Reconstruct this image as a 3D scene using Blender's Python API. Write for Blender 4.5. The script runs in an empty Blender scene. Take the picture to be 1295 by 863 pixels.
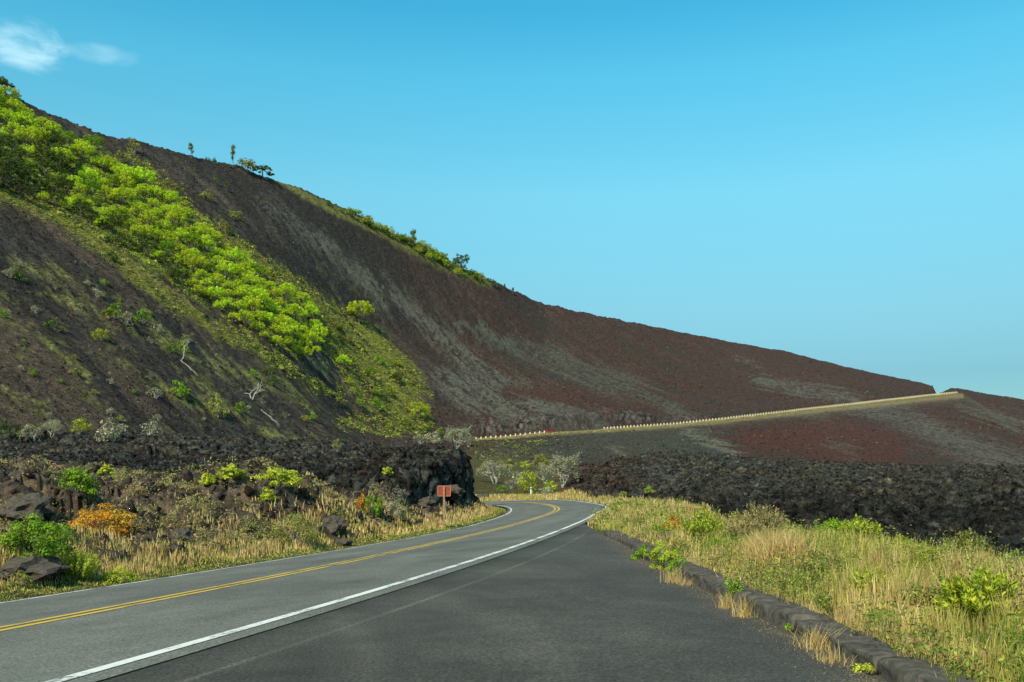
import bpy, math, random
import numpy as np
from mathutils import Vector
R=math.radians
rng=np.random.default_rng(7); random.seed(7)
scene=bpy.context.scene; COL=scene.collection
F=1150.0; YH=616.0; CX=647.5; H0=1.751      # focal length (px of the photo), horizon row, centre column, eye height

# ------------------------------------------------------------------ helpers
def sstep(a,b,x):
    t=np.clip((x-a)/(b-a),0,1); return t*t*(3-2*t)
def _hash(ix,iy,seed):
    h=(ix.astype(np.int64)*374761393+iy.astype(np.int64)*668265263+seed*974634777)&0xffffffff
    h=((h^(h>>13))*1274126177)&0xffffffff
    return h^(h>>16)
def perlin(x,y,seed=0):
    x=np.asarray(x,float);y=np.asarray(y,float)
    x0=np.floor(x);y0=np.floor(y);fx=x-x0;fy=y-y0
    u=fx*fx*fx*(fx*(fx*6-15)+10);v=fy*fy*fy*(fy*(fy*6-15)+10)
    def g(i,j):
        a=(_hash(x0+i,y0+j,seed)&1023)*(2*math.pi/1024)
        return np.cos(a)*(fx-i)+np.sin(a)*(fy-j)
    n0=g(0,0)*(1-u)+g(1,0)*u;n1=g(0,1)*(1-u)+g(1,1)*u
    return (n0*(1-v)+n1*v)*1.5
def onmask(m,fn,x,y,*a,**k):
    out=np.zeros(x.shape);out[m]=fn(x[m],y[m],*a,**k);return out
def fbm(x,y,o=4,seed=0,gain=.5):
    s=0;a=1;t=0
    for i in range(o):
        s=s+a*perlin(x*2**i,y*2**i,seed+i*17);t+=a;a*=gain
    return s/t
def ridged(x,y,o=4,seed=0,gain=.55):
    s=0;a=1;t=0
    for i in range(o):
        s=s+a*(1-2*np.abs(perlin(x*2.1**i,y*2.1**i,seed+i*17)));t+=a;a*=gain
    return s/t
def cells(x,y,seed=0,vec=False):
    """distance to nearest and 2nd nearest feature point + random id of the nearest"""
    x0=np.floor(x);y0=np.floor(y)
    d1=np.full(x.shape,9.);d2=np.full(x.shape,9.);cid=np.zeros(x.shape);vx=np.zeros(x.shape);vy=np.zeros(x.shape)
    for i in(-1,0,1):
        for j in(-1,0,1):
            h=_hash(x0+i,y0+j,seed)
            px=x0+i+(h&255)/255.;py=y0+j+((h>>8)&255)/255.
            d=np.hypot(px-x,py-y);c=((h>>16)&255)/255.
            n=d<d1;vx=np.where(n,x-px,vx);vy=np.where(n,y-py,vy)
            d2=np.where(n,d1,np.minimum(d2,d));cid=np.where(n,c,cid);d1=np.where(n,d,d1)
    return (d1,d2,cid,vx,vy) if vec else (d1,d2,cid)

def tag(o,label=None,cat=None,group=None,kind=None):
    if label:o['label']=label
    if cat:o['category']=cat
    if group:o['group']=group
    if kind:o['kind']=kind
    return o
def mesh_np(name,V,faces,col=None,mats=(),midx=None,smooth=False):
    """faces: list of int arrays (n,3)/(n,4)"""
    V=np.asarray(V,np.float32);me=bpy.data.meshes.new(name)
    faces=[np.asarray(f,np.int32) for f in faces if len(f)]
    me.vertices.add(len(V));me.vertices.foreach_set('co',V.ravel())
    nl=sum(f.size for f in faces);nf=sum(len(f) for f in faces)
    me.loops.add(nl);me.loops.foreach_set('vertex_index',np.concatenate([f.ravel() for f in faces]))
    tot=np.concatenate([np.full(len(f),f.shape[1],np.int32) for f in faces])
    st=np.concatenate([[0],np.cumsum(tot)[:-1]]).astype(np.int32)
    me.polygons.add(nf);me.polygons.foreach_set('loop_start',st);me.polygons.foreach_set('loop_total',tot)
    if midx is not None:me.polygons.foreach_set('material_index',np.asarray(midx,np.int32))
    me.update(calc_edges=True)
    if smooth:me.polygons.foreach_set('use_smooth',np.ones(nf,bool))
    if col is not None:
        a=me.color_attributes.new('Col','FLOAT_COLOR','POINT')
        c=np.ones((len(V),4),np.float32);c[:,:col.shape[1]]=col;a.data.foreach_set('color',c.ravel())
    for m in mats:me.materials.append(m)
    return me
def link(name,me,parent=None,loc=None):
    o=bpy.data.objects.new(name,me);COL.objects.link(o)
    if parent:o.parent=parent
    if loc is not None:o.location=loc
    return o
def empty(name,loc,rz=0,sc=1):
    o=bpy.data.objects.new(name,None);COL.objects.link(o);o.location=loc;o.rotation_euler=(0,0,rz)
    o.scale=(sc,sc,sc) if np.isscalar(sc) else sc
    o.empty_display_size=.2;return o

class MB:
    def __init__(s):s.v=[];s.f=[]
    def box(s,x0,x1,y0,y1,z0,z1,rz=0,c=(0,0,0)):
        n=len(s.v);ca,sa=math.cos(rz),math.sin(rz)
        for x,y,z in((x0,y0,z0),(x1,y0,z0),(x1,y1,z0),(x0,y1,z0),(x0,y0,z1),(x1,y0,z1),(x1,y1,z1),(x0,y1,z1)):
            s.v.append((c[0]+x*ca-y*sa,c[1]+x*sa+y*ca,c[2]+z))
        for q in((0,3,2,1),(4,5,6,7),(0,1,5,4),(1,2,6,5),(2,3,7,6),(3,0,4,7)):s.f.append([n+i for i in q])
        return s
    def tube(s,pts,rad,k=6):
        pts=[Vector(p) for p in pts];n0=len(s.v);L=len(pts)
        for i,p in enumerate(pts):
            t=(pts[min(i+1,L-1)]-pts[max(i-1,0)]).normalized()
            a=t.orthogonal().normalized() if abs(t.z)<.9 else t.cross(Vector((1,0,.01))).normalized()
            b=t.cross(a)
            for j in range(k):
                w=2*math.pi*j/k;s.v.append(tuple(p+(a*math.cos(w)+b*math.sin(w))*rad[i]))
        for i in range(L-1):
            for j in range(k):
                a=n0+i*k+j;b=n0+i*k+(j+1)%k;s.f.append([a,b,b+k,a+k])
        c=len(s.v);s.v.append(tuple(pts[-1]))
        for j in range(k):s.f.append([n0+(L-1)*k+j,n0+(L-1)*k+(j+1)%k,c])
        return s
    def lathe_x(s,prof,cx,cy,cz,k=20):
        n0=len(s.v)
        for x,r in prof:
            for j in range(k):
                w=2*math.pi*j/k;s.v.append((cx+x,cy+r*math.cos(w),cz+r*math.sin(w)))
        for i in range(len(prof)-1):
            for j in range(k):
                a=n0+i*k+j;b=n0+i*k+(j+1)%k;s.f.append([a,b,b+k,a+k])
        return s
    def mesh(s,name,mats,smooth=False):
        me=bpy.data.meshes.new(name);me.from_pydata(s.v,[],s.f)
        for m in mats:me.materials.append(m)
        if smooth:me.polygons.foreach_set('use_smooth',[True]*len(me.polygons))
        me.update();return me

# ------------------------------------------------------------------ materials
def newmat(name):
    m=bpy.data.materials.new(name);m.use_nodes=True;nt=m.node_tree;nt.nodes.clear()
    return m,nt,nt.nodes.new('ShaderNodeOutputMaterial')
def N(nt,t,**k):
    n=nt.nodes.new(t)
    for a,b in k.items():setattr(n,a,b)
    return n
def noise(nt,scale,detail=6,rough=.6,vec=None,dim='3D'):
    n=N(nt,'ShaderNodeTexNoise');n.noise_dimensions=dim
    n.inputs['Scale'].default_value=scale;n.inputs['Detail'].default_value=detail;n.inputs['Roughness'].default_value=rough
    if vec is not None:nt.links.new(vec,n.inputs['Vector'])
    return n
def ramp(nt,fac,stops):
    r=N(nt,'ShaderNodeValToRGB');e=r.color_ramp.elements
    while len(e)<len(stops):e.new(.5)
    for i,(p,c) in enumerate(stops):
        e[i].position=p;e[i].color=(*c,1) if len(c)==3 else c
    nt.links.new(fac,r.inputs[0]);return r
def mul(nt,a,b,fac=1.,mode='MULTIPLY'):
    m=N(nt,'ShaderNodeMix',data_type='RGBA',blend_type=mode)
    m.inputs[0].default_value=fac
    nt.links.new(a,m.inputs[6]);nt.links.new(b,m.inputs[7]);return m.outputs[2]
def principled(nt,out,rough=.9,spec=.2):
    p=N(nt,'ShaderNodeBsdfPrincipled');p.inputs['Roughness'].default_value=rough
    p.inputs['Specular IOR Level'].default_value=spec
    nt.links.new(p.outputs[0],out.inputs[0]);return p
def bump(nt,p,h,strength,dist):
    b=N(nt,'ShaderNodeBump');b.inputs['Strength'].default_value=strength;b.inputs['Distance'].default_value=dist
    nt.links.new(h,b.inputs['Height']);nt.links.new(b.outputs[0],p.inputs['Normal'])
def terrain_mat(name,sc1,sc2,bd,lo=.45,hi=1.7,bs=.9,blocks=0,vd=.45):
    m,nt,out=newmat(name);p=principled(nt,out,.95,.1)
    at=N(nt,'ShaderNodeAttribute');at.attribute_name='Col'
    tc=N(nt,'ShaderNodeTexCoord')
    n1=noise(nt,sc1,8,.7,tc.outputs['Object']);n2=noise(nt,sc2,5,.75,tc.outputs['Object'])
    r1=ramp(nt,n1.outputs[0],[(.32,(lo,)*3),(.5,(1,)*3),(.68,(hi,hi*.98,hi*.92))])
    r2=ramp(nt,n2.outputs[0],[(.34,(lo+.05,)*3),(.52,(1,)*3),(.68,(hi,)*3)])
    c=mul(nt,mul(nt,at.outputs[0],r1.outputs[0]),r2.outputs[0])
    ad=N(nt,'ShaderNodeMath',operation='ADD');nt.links.new(n1.outputs[0],ad.inputs[0]);nt.links.new(n2.outputs[0],ad.inputs[1])
    h=ad.outputs[0]
    if blocks:
        w1=noise(nt,blocks*1.6,3,.6,tc.outputs['Object'])
        wv=N(nt,'ShaderNodeMix',data_type='RGBA',blend_type='LINEAR_LIGHT');wv.inputs[0].default_value=.35
        nt.links.new(tc.outputs['Object'],wv.inputs[6]);nt.links.new(w1.outputs[1],wv.inputs[7])
        for sc,wt in((blocks,1.),(blocks*2.7,.5)):
            vo=N(nt,'ShaderNodeTexVoronoi');vo.feature='F1';vo.inputs['Scale'].default_value=sc;nt.links.new(wv.outputs[2],vo.inputs['Vector'])
            rr=ramp(nt,vo.outputs['Distance'],[(.0,(1,)*3),(.42,(.92,)*3),(.75,(vd,)*3)])
            c=mul(nt,c,rr.outputs[0])
            m2=N(nt,'ShaderNodeMath',operation='MULTIPLY_ADD');nt.links.new(vo.outputs['Distance'],m2.inputs[0]);m2.inputs[1].default_value=-1.4*wt;nt.links.new(h,m2.inputs[2]);h=m2.outputs[0]
            rc=ramp(nt,vo.outputs['Color'],[(0,(.72,)*3),(1,(1.12,)*3)])
            c=mul(nt,c,rc.outputs[0])
    nt.links.new(c,p.inputs['Base Color'])
    bump(nt,p,h,bs,bd);return m
def leaf_mat(name,trans=.3,hv=.03,vv=.25,rough=.55):
    m,nt,out=newmat(name)
    at=N(nt,'ShaderNodeAttribute');at.attribute_name='Col'
    oi=N(nt,'ShaderNodeObjectInfo')
    hs=N(nt,'ShaderNodeHueSaturation')
    def rng_(lo,hi):
        r=N(nt,'ShaderNodeMapRange');nt.links.new(oi.outputs['Random'],r.inputs[0])
        r.inputs[3].default_value=lo;r.inputs[4].default_value=hi;return r.outputs[0]
    nt.links.new(rng_(.5-hv,.5+hv),hs.inputs['Hue']);nt.links.new(rng_(1-vv,1+vv),hs.inputs['Value'])
    nt.links.new(at.outputs[0],hs.inputs['Color'])
    p=N(nt,'ShaderNodeBsdfPrincipled');p.inputs['Roughness'].default_value=rough;p.inputs['Specular IOR Level'].default_value=.25
    nt.links.new(hs.outputs[0],p.inputs['Base Color'])
    t=N(nt,'ShaderNodeBsdfTranslucent');nt.links.new(hs.outputs[0],t.inputs[0])
    mx=N(nt,'ShaderNodeMixShader');mx.inputs[0].default_value=trans
    nt.links.new(p.outputs[0],mx.inputs[1]);nt.links.new(t.outputs[0],mx.inputs[2]);nt.links.new(mx.outputs[0],out.inputs[0])
    return m
def plain(name,c,rough=.7,spec=.3,metal=0,nsc=8,amt=.25,bd=0):
    m,nt,out=newmat(name);p=principled(nt,out,rough,spec);p.inputs['Metallic'].default_value=metal
    tc=N(nt,'ShaderNodeTexCoord');n=noise(nt,nsc,6,.65,tc.outputs['Object'])
    r=ramp(nt,n.outputs[0],[(.3,tuple(x*(1-amt) for x in c)),(.7,tuple(min(1,x*(1+amt)) for x in c))])
    nt.links.new(r.outputs[0],p.inputs['Base Color'])
    if bd:bump(nt,p,n.outputs[0],.7,bd)
    return m
def asphalt(name,base,tint,kind):
    m,nt,out=newmat(name);p=principled(nt,out,.85,.25)
    tc=N(nt,'ShaderNodeTexCoord');o=tc.outputs['Object']
    big=noise(nt,.35,5,.6,o);fine=noise(nt,38,4,.85,o);mid=noise(nt,2.2,6,.65,o)
    at=N(nt,'ShaderNodeAttribute');at.attribute_name='Col'     # r: along-road wear, g: seam / stains
    c=ramp(nt,big.outputs[0],[(.3,tuple(x*.82 for x in base)),(.7,tuple(x*1.18 for x in tint))]).outputs[0]
    c=mul(nt,c,ramp(nt,mid.outputs[0],[(.3,(.85,)*3),(.7,(1.13,1.12,1.08))]).outputs[0])
    c=mul(nt,c,ramp(nt,fine.outputs[0],[(.36,(.4,)*3),(.5,(1,)*3),(.64,(1.8,)*3)]).outputs[0])
    c=mul(nt,c,at.outputs[0])
    nt.links.new(c,p.inputs['Base Color']);bump(nt,p,fine.outputs[0],.35,.01);return m
def paint(name,c,wear):
    m,nt,out=newmat(name);p=principled(nt,out,.6,.3)
    tc=N(nt,'ShaderNodeTexCoord');n=noise(nt,14,8,.75,tc.outputs['Object']);n2=noise(nt,1.3,4,.6,tc.outputs['Object'])
    ad=N(nt,'ShaderNodeMath',operation='ADD');nt.links.new(n.outputs[0],ad.inputs[0]);nt.links.new(n2.outputs[0],ad.inputs[1])
    r=ramp(nt,ad.outputs[0],[(wear-.12,(.12,.12,.115)),(wear,tuple(x*.75 for x in c)),(wear+.2,c)])
    nt.links.new(r.outputs[0],p.inputs['Base Color']);return m

M={}
M['ground']=terrain_mat('lava_soil',4,22,.10,.5,1.65,.9,1.3,.62)
M['lava']=terrain_mat('rough_lava',2.2,11,.30,.4,1.9,1.,.75)
M['hill']=terrain_mat('hillside_cinder',.55,1.9,.8,.45,1.75,1.)
M['road']=asphalt('road_asphalt',(.128,.128,.108),(.152,.15,.127),0)
M['apron']=asphalt('turnout_asphalt',(.056,.051,.043),(.080,.073,.060),1)
M['white']=paint('white_line_paint',(.78,.77,.72),.95)
M['yellow']=paint('yellow_line_paint',(.70,.45,.06),.93)
M['kerb']=plain('kerb_stone',(.098,.086,.07),.95,.1,0,7,.6,.05)
M['leaf']=leaf_mat('leaf',.42,.014,.16)
M['leaf_one']=leaf_mat('shrub_leaf',.25,0.0,.0)
M['grass']=leaf_mat('grass_blade',.3,0,0,.7)
M['bark']=plain('bark',(.13,.11,.09),.9,.1,0,6,.35)
M['pale_bark']=plain('pale_bark',(.42,.39,.32),.9,.1,0,5,.2)
M['grey_bark']=plain('grey_twig',(.26,.24,.2),.9,.1,0,5,.25)
M['post']=plain('whitewashed_post',(.70,.61,.42),.8,.2,0,5,.1)
M['rail']=plain('weathered_rail',(.5,.41,.22),.8,.2,0,3,.2)
M['sign_wood']=plain('red_brown_sign_board',(.27,.06,.028),.8,.2,0,7,.25)
M['sign_post']=plain('weathered_timber',(.3,.19,.13),.85,.1,0,9,.3)
M['sign_edge']=plain('pale_board_edge',(.5,.25,.16),.85,.1,0,9,.2)
M['rubber']=plain('tyre_rubber',(.02,.02,.02),.9,.2)
M['metal']=plain('rim_metal',(.5,.5,.5),.4,.5,.8)
M['glass']=plain('dark_window_glass',(.02,.025,.03),.08,.8)
M['red']=plain('red_car_paint',(.55,.02,.015),.3,.6,0,2,.05)
M['blue']=plain('blue_car_paint',(.05,.12,.35),.3,.6,0,2,.05)
M['lamp']=plain('lamp_lens',(.8,.8,.75),.2,.6)
M['tail']=plain('red_lamp_lens',(.5,.01,.01),.2,.6)
M['cone_white']=plain('white_marker_paint',(.8,.8,.76),.6,.3)
M['black']=plain('black_trim',(.02,.02,.02),.6,.3)
M['boulder']=plain('boulder_lava',(.088,.074,.06),.95,.1,0,7,.45,.05)

# ------------------------------------------------------------------ the road: a smooth centre line, crossfall and grade
ks=np.array([0,20,35,50,65,80,95,110,130,160.])
kv=[-.0059,-.0022,-.0005,-.0043,-.0202,-.0392,-.0532,-.03,0,0]
S=np.linspace(0,122,489);dS=S[1]-S[0]
kk=np.interp(S,ks,kv);TH=.2562+np.concatenate([[0],np.cumsum(kk[:-1])*dS])
RX=-6.2882+np.cumsum(np.sin(TH))*dS;RY=6.4598+np.cumsum(np.cos(TH))*dS
RZ=np.interp(S,[0,30,55,75,95,115,160],[.244,.1056,.1695,.3926,-.1875,-.8,-1.2])
RB=np.interp(S,[0,40,65,85,110,160],[.068,.117,.0487,.077,.03,0])
ke=np.hanning(25);ke/=ke.sum()
sm=lambda a:np.convolve(np.pad(a,12,mode='reflect',reflect_type='odd'),ke,'valid')
RZ=sm(RZ);RB=sm(RB)
# run it on behind the camera
nb=60;sb=-np.arange(nb,0,-1)*.6
RX=np.concatenate([RX[0]+np.sin(TH[0])*sb,RX]);RY=np.concatenate([RY[0]+np.cos(TH[0])*sb,RY])
RZ=np.concatenate([np.full(nb,RZ[0]),RZ]);RB=np.concatenate([np.full(nb,RB[0]),RB])
TH=np.concatenate([np.full(nb,TH[0]),TH]);RS=np.concatenate([sb,S])
HW=3.3
def road_pt(q,dz=0.,sel=slice(None)):
    """points at lateral offset q from the centre line"""
    return np.stack([RX[sel]+np.cos(TH[sel])*q,RY[sel]-np.sin(TH[sel])*q,RZ[sel]+RB[sel]*q+dz],1)
def road_dist(X,Y):
    """signed lateral offset (right +), index of nearest"""
    D=np.full(X.shape,1e9);I=np.zeros(X.shape,int)
    for i in range(0,len(RX),3):
        d=(X-RX[i])**2+(Y-RY[i])**2;n=d<D;D=np.where(n,d,D);I=np.where(n,i,I)
    q=(X-RX[I])*np.cos(TH[I])-(Y-RY[I])*np.sin(TH[I])
    return np.where(q<0,-1,1)*np.sqrt(D),I
KX=2.35;ZA=.43                # turnout: kerb line and level
def apron_right(Y):           # right-hand limit of the asphalt in front of the kerb
    return KX+.12*np.sin(Y*.21)+.25*sstep(16,20,Y)*(1-sstep(22,28,Y))

# ------------------------------------------------------------------ terrain, a height over (bearing, distance)
e2z=lambda py,Y:H0+(YH-py)*Y/F
nodes={ # px: [(Y,py) A B C D E F G H]
 -500:[(112,560),(128,545),(150,540),None,None,None,None,(330,-160)],
 -200:[(108,572),(125,548),(165,545),None,None,None,None,(365,10)],
 0:[(106,580),(122,553),(185,549),None,None,None,None,(413,112)],
 25:[(106,580),(122,553),(187,549),None,None,None,None,(420,127)],
 60:[(106,580),(122,552),(193,549),None,None,None,None,(432,143)],
 120:[(106,581),(122,555),(203,552),None,None,None,None,(450,166)],
 200:[(106,584),(123,558),(222,555),None,None,None,None,(478,188)],
 300:[(106,586),(124,562),(258,561),None,None,None,None,(512,211)],
 380:[(106,588),(125,565),(290,563),None,None,None,None,(545,239)],
 430:[(106,590),(126,568),(300,561),(345,552),(351,None),(362,547),(470,405),(562,262)],
 500:[(106,596),(128,574),(280,570),(385,552),(391,None),(402,546),(505,420),(585,296)],
 560:[(108,620),(140,588),(310,573),(415,555),(422,None),(433,549),(540,430),(615,325)],
 600:[(114,629),(150,604),(315,575),(432,557),(440,None),(452,544),(570,440),(650,345)],
 640:[(118,628),(158,606),(320,578),(444,554),(452,None),(464,536),(600,448),(700,364)],
 690:[(118,627),(160,604),(325,585),(458,548.5),(466,None),(478,530),(630,455),(760,385)],
 730:[(118,626),(150,600),(335,590),(474,546.3),(482,None),(494,527),(650,458),(790,394)],
 790:[(118,625),(165,585),(345,592),(505,542),(514,None),(526,524),(680,470),(830,406)],
 850:[(118,622),(190,577),(350,590),(534,538),(543,None),(552,529),(710,476),(870,418)],
 920:[(118,616),(200,580),(360,592),(566,530.5),(575,None),(582,524),(735,482),(905,432)],
 1000:[(118,614),(215,586),(375,594),(612,521),(621,None),(627,515),(755,485),(920,446)],
 1080:[(118,614),(225,589),(395,596),(672,512),(681,None),(687,506),(770,487),(900,467)],
 1140:[(118,615),(235,591),(420,598),(728,505),(737,None),(742,500),(790,490),(860,479)],
 1170:[(118,615),(240,592),(430,598),(758,501.5),(767,None),(772,495),(785,490),(815,485.5)],
 1180:[(118,615),(240,592),(432,598),(768,500.5),(777,None),(781,495),(787,492),(800,489.5)],
 1185:[(118,615),(240,592),(434,598),(774,500),(783,None),(790,500),(800,500),(810,500)],
 1191:[(118,615),(240,592),(436,598),(780,499.3),(789,None),(800,498.5),(815,497),(830,496.5)],
 1204:[(118,615),(242,592),(438,598),(792,498),(801,None),(812,497),(826,493),(840,491)],
 1216:[(118,615),(244,592),(440,598),(800,497),(808,None),(816,496),(828,493.5),(842,492.5)],
 1295:[(118,616),(250,593),(455,599),(640,552),(650,549),(670,544),(770,520),(860,506)],
 1420:[(118,617),(250,597),(455,603),(640,570),(650,568),(670,563),(770,545),(860,532)],
 1900:[(118,620),(250,612),(455,618),(640,606),(650,604),(670,603),(770,600),(860,596)]}
pxs=sorted(nodes);TY=[];TZ=[]
for p in pxs:
    r=nodes[p];c=[(a[0],e2z(a[1],a[0])) if a and a[1] is not None else None for a in r]
    if r[3] is None:
        (y0,z0),(y1,z1)=c[2],c[7]
        for k,fr in zip((3,4,5,6),(.2,.22,.24,.6)):
            bow=.03*(z1-z0)*math.sin(math.pi*fr)
            c[k]=(y0+(y1-y0)*fr,z0+(z1-z0)*fr-bow)
    elif r[4][1] is None:c[4]=(r[4][0],c[3][1]+.05)
    yr,zr=c[7];c+= [(yr*1.06,zr+1.0),(yr*1.5,zr-25),(1500,zr-60)]
    TY.append([a[0] for a in c]);TZ.append([a[1] for a in c])
TY=np.array(TY);TZ=np.array(TZ);pxs=np.array(pxs,float)

cols=np.concatenate([np.arange(-420,-30,9),np.arange(-30,1330,1.7),np.arange(1330,1760,9)])
rows=np.concatenate([3.5*(30/3.5)**np.linspace(0,1,190)[:-1],30*(130/30)**np.linspace(0,1,300)[:-1],130*(480/130)**np.linspace(0,1,300)[:-1],480*(1100/480)**np.linspace(0,1,160)])
nc,nr=len(cols),len(rows)
PX,YY=np.meshgrid(cols,rows)                     # (nr,nc)
U=(PX-CX)/F;XX=U*YY
Zf=np.zeros_like(PX);SEC=np.zeros_like(PX)       # fan height; SEC: continuous feature index
fy=np.stack([np.interp(cols,pxs,TY[:,k]) for k in range(TY.shape[1])])
fz=np.stack([np.interp(cols,pxs,TZ[:,k]) for k in range(TY.shape[1])])
# smooth the features along the hill so that it has no folds
fe=YH-(fz-H0)*F/fy
def gsm(a,sig):
    xs_=np.arange(-700,2100,4.);v=np.interp(xs_,cols,a);n=int(sig*3/4);k=np.exp(-.5*(np.arange(-n,n+1)*4/sig)**2);k/=k.sum()
    return np.interp(cols,xs_,np.convolve(np.pad(v,n,mode='edge'),k,'valid'))
wsm=1-sstep(560,700,cols)
for k in range(2,8):
    if k in(3,4):wk=1-sstep(470,580,cols)
    else:wk=wsm
    fy[k]=fy[k]*(1-wk)+gsm(fy[k],90)*wk
    s_=7 if k==7 else 40
    fe[k]=fe[k]*(1-wk)+gsm(fe[k],s_)*wk
ridge_over=fz[8:]-fz[7];fz=H0+(YH-fe)*fy/F
fy[8]=fy[7]*1.06;fy[9]=fy[7]*1.5;fz[8]=fz[7]+1;fz[9]=fz[7]-25;fz[10]=fz[7]-60
for j in range(nc):
    Zf[:,j]=np.interp(rows,fy[:,j],fz[:,j]);SEC[:,j]=np.interp(rows,fy[:,j],np.arange(fy.shape[0]))
# ---- near ground (Y<120)
near=YY<135
dq=np.full(PX.shape,99.);ri=np.zeros(PX.shape,int)
dq[near],ri[near]=road_dist(XX[near],YY[near])
rz=RZ[ri]+RB[ri]*np.clip(dq,-3.6,3.6)
leftside=(dq<0)&(YY<88)
dl=np.clip(-dq-3.6,0,200);dr=np.clip(dq-3.6,0,200)
zl=rz-.06+np.interp(dl,[0,.6,2.5,6,9,16,30,50,90],[0,.02,.22,.62,1.0,1.6,2.1,2.7,3.3])
def gau(cx,cy,sx,sy,h,rot=0,pw=1):
    a=XX-cx;b=YY-cy;c,s=math.cos(rot),math.sin(rot);a,b=a*c+b*s,-a*s+b*c
    return h*np.exp(-((a/sx)**2+(b/sy)**2)**pw)
mnd=gau(-9.2,35,3.6,4.2,1.25,0,2)+gau(-11.6,31,3,3,.7)+gau(-13.2,24.5,2.6,2.2,.75,0,2)+gau(-9.6,17.6,1.3,1.1,.42,0,2)+gau(-7.5,22.4,1.6,.6,.3,.3,2)+gau(-17,33,3,3,.6)+gau(-14,41,4,3,.7)+gau(-26,48,5,5,.9)+gau(-6.6,44,1.8,3.5,.7,0,2)
zl=zl+mnd*1.2*sstep(0,2.5,dl)
zA=np.interp(PX,pxs,TZ[:,0])
wl=sstep(70,104,YY)
zl=zl*(1-wl)+np.maximum(zA,zl)*wl
# right side
vx=XX-KX-.45
zr_=np.where(YY<30,ZA-.02,rz)+.1*sstep(0,3,np.minimum(vx,dr))
zlav=np.interp(YY,[4,20,60,118],[-.2,-.05,.5,1.])
zlav=np.where(YY>60,(1-sstep(60,118,YY))*.5+sstep(60,118,YY)*zA,zlav)
dve=np.where(YY<34,np.minimum(vx,dr),dr)
VW=np.interp(YY,[5,12,20,30,45,70,90],[3.7,4.1,4.3,4.3,3.4,2.8,2.6])+.9*onmask(YY<160,fbm,XX*.15,YY*.15,3,5)   # width of the vegetated verge
wv=sstep(0,2.2,dve-VW)
zr2=zr_*(1-wv)+zlav*wv
Zn=np.where(dq<0,zl,zr2)
inroad=np.abs(dq)<3.75
apronm=(dq>0)&(XX<KX+.3)&(YY<40)
Zn=np.where(inroad|apronm,np.minimum(np.where(apronm&~inroad,ZA,rz)-.09,Zn),Zn)
wn=sstep(104,120,YY)
wn=np.where((dq<0)&(PX<540),sstep(98,108,YY),wn)
Z=Zn*(1-wn)+Zf*wn
# road corridor stays flat on the far leg too
cor=1-sstep(4.2,9,np.abs(dq));farleg=(YY>80)&(XX>-34)
Z=np.where(farleg,Z*(1-cor)+(rz-.09)*cor,Z)
# ---- the lava bluff cut by the road
poly=[(-3.0,71.5),(-4.6,57.5),(-6.7,50.5),(-10.5,50),(-15,56),(-22,60),(-34,68),(-60,78),(-75,98),(-60,118),(-40,106),(-24,96),(-13,86),(-6,79)]
def sdpoly(X,Y,P):
    d=np.full(X.shape,1e9);ins=np.zeros(X.shape,bool);n=len(P)
    for i in range(n):
        ax,ay=P[i];bx,by=P[(i+1)%n];ex,ey=bx-ax,by-ay;wx,wy=X-ax,Y-ay
        t=np.clip((wx*ex+wy*ey)/(ex*ex+ey*ey),0,1);d=np.minimum(d,(wx-ex*t)**2+(wy-ey*t)**2)
        c=((ay>Y)!=(by>Y))&(X<(bx-ax)*(Y-ay)/(by-ay+1e-12)+ax);ins^=c
    return np.where(ins,1,-1)*np.sqrt(d)
bn=(YY>40)&(YY<135)&(PX<760)&(PX>-420)
sd=np.full(PX.shape,-50.)
wob=.8*fbm(XX[bn]*.35,YY[bn]*.35,4,31)
sd[bn]=sdpoly(XX[bn],YY[bn],poly)+wob
front=np.clip(sd,0,50)
zb=np.interp(YY,[50,58,66,74,80,100,125],[1.9,2.9,3.9,4.55,5.2,6.3,8.9])*1.
zb=np.where(PX<470,np.minimum(zb,np.interp(YY,[50,60,75,95,110,125],[1.9,2.4,3.3,4.6,6.4,8.9])),zb)
zb=zb*(1-.0*front)
steep=np.interp(XX,[-30,-12,-8,-3],[6,3.5,1.3,.7])
wb=sstep(0,1,front/steep)
Z=np.where(sd>0,np.maximum(Z,Z*(1-wb)+zb*wb),Z)
bluff=(sd>0)&(zb>Z-.6)&(YY<135)
# ---- masks
black=np.zeros(PX.shape)
lav_r=np.where((dq>0)&(YY<=135),sstep(-.3,1.2,dve-VW),0)
lav_r=np.where(YY>135,1,lav_r)
edge_r=np.interp(PX,[600,690,720,760,1900],[0,0,.6,1,1])
lava_right=lav_r*edge_r*(SEC<2.02)*(PX>600)*(YY>0)
lava_left=np.maximum(np.where(bluff,1,0),((SEC>.0)&(SEC<1.9)&(PX<600)&(YY>=100)&(PX<560)).astype(float))
black=np.maximum(lava_right,lava_left)
black=np.clip(black,0,1)
hillm=SEC>=1.9
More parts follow.
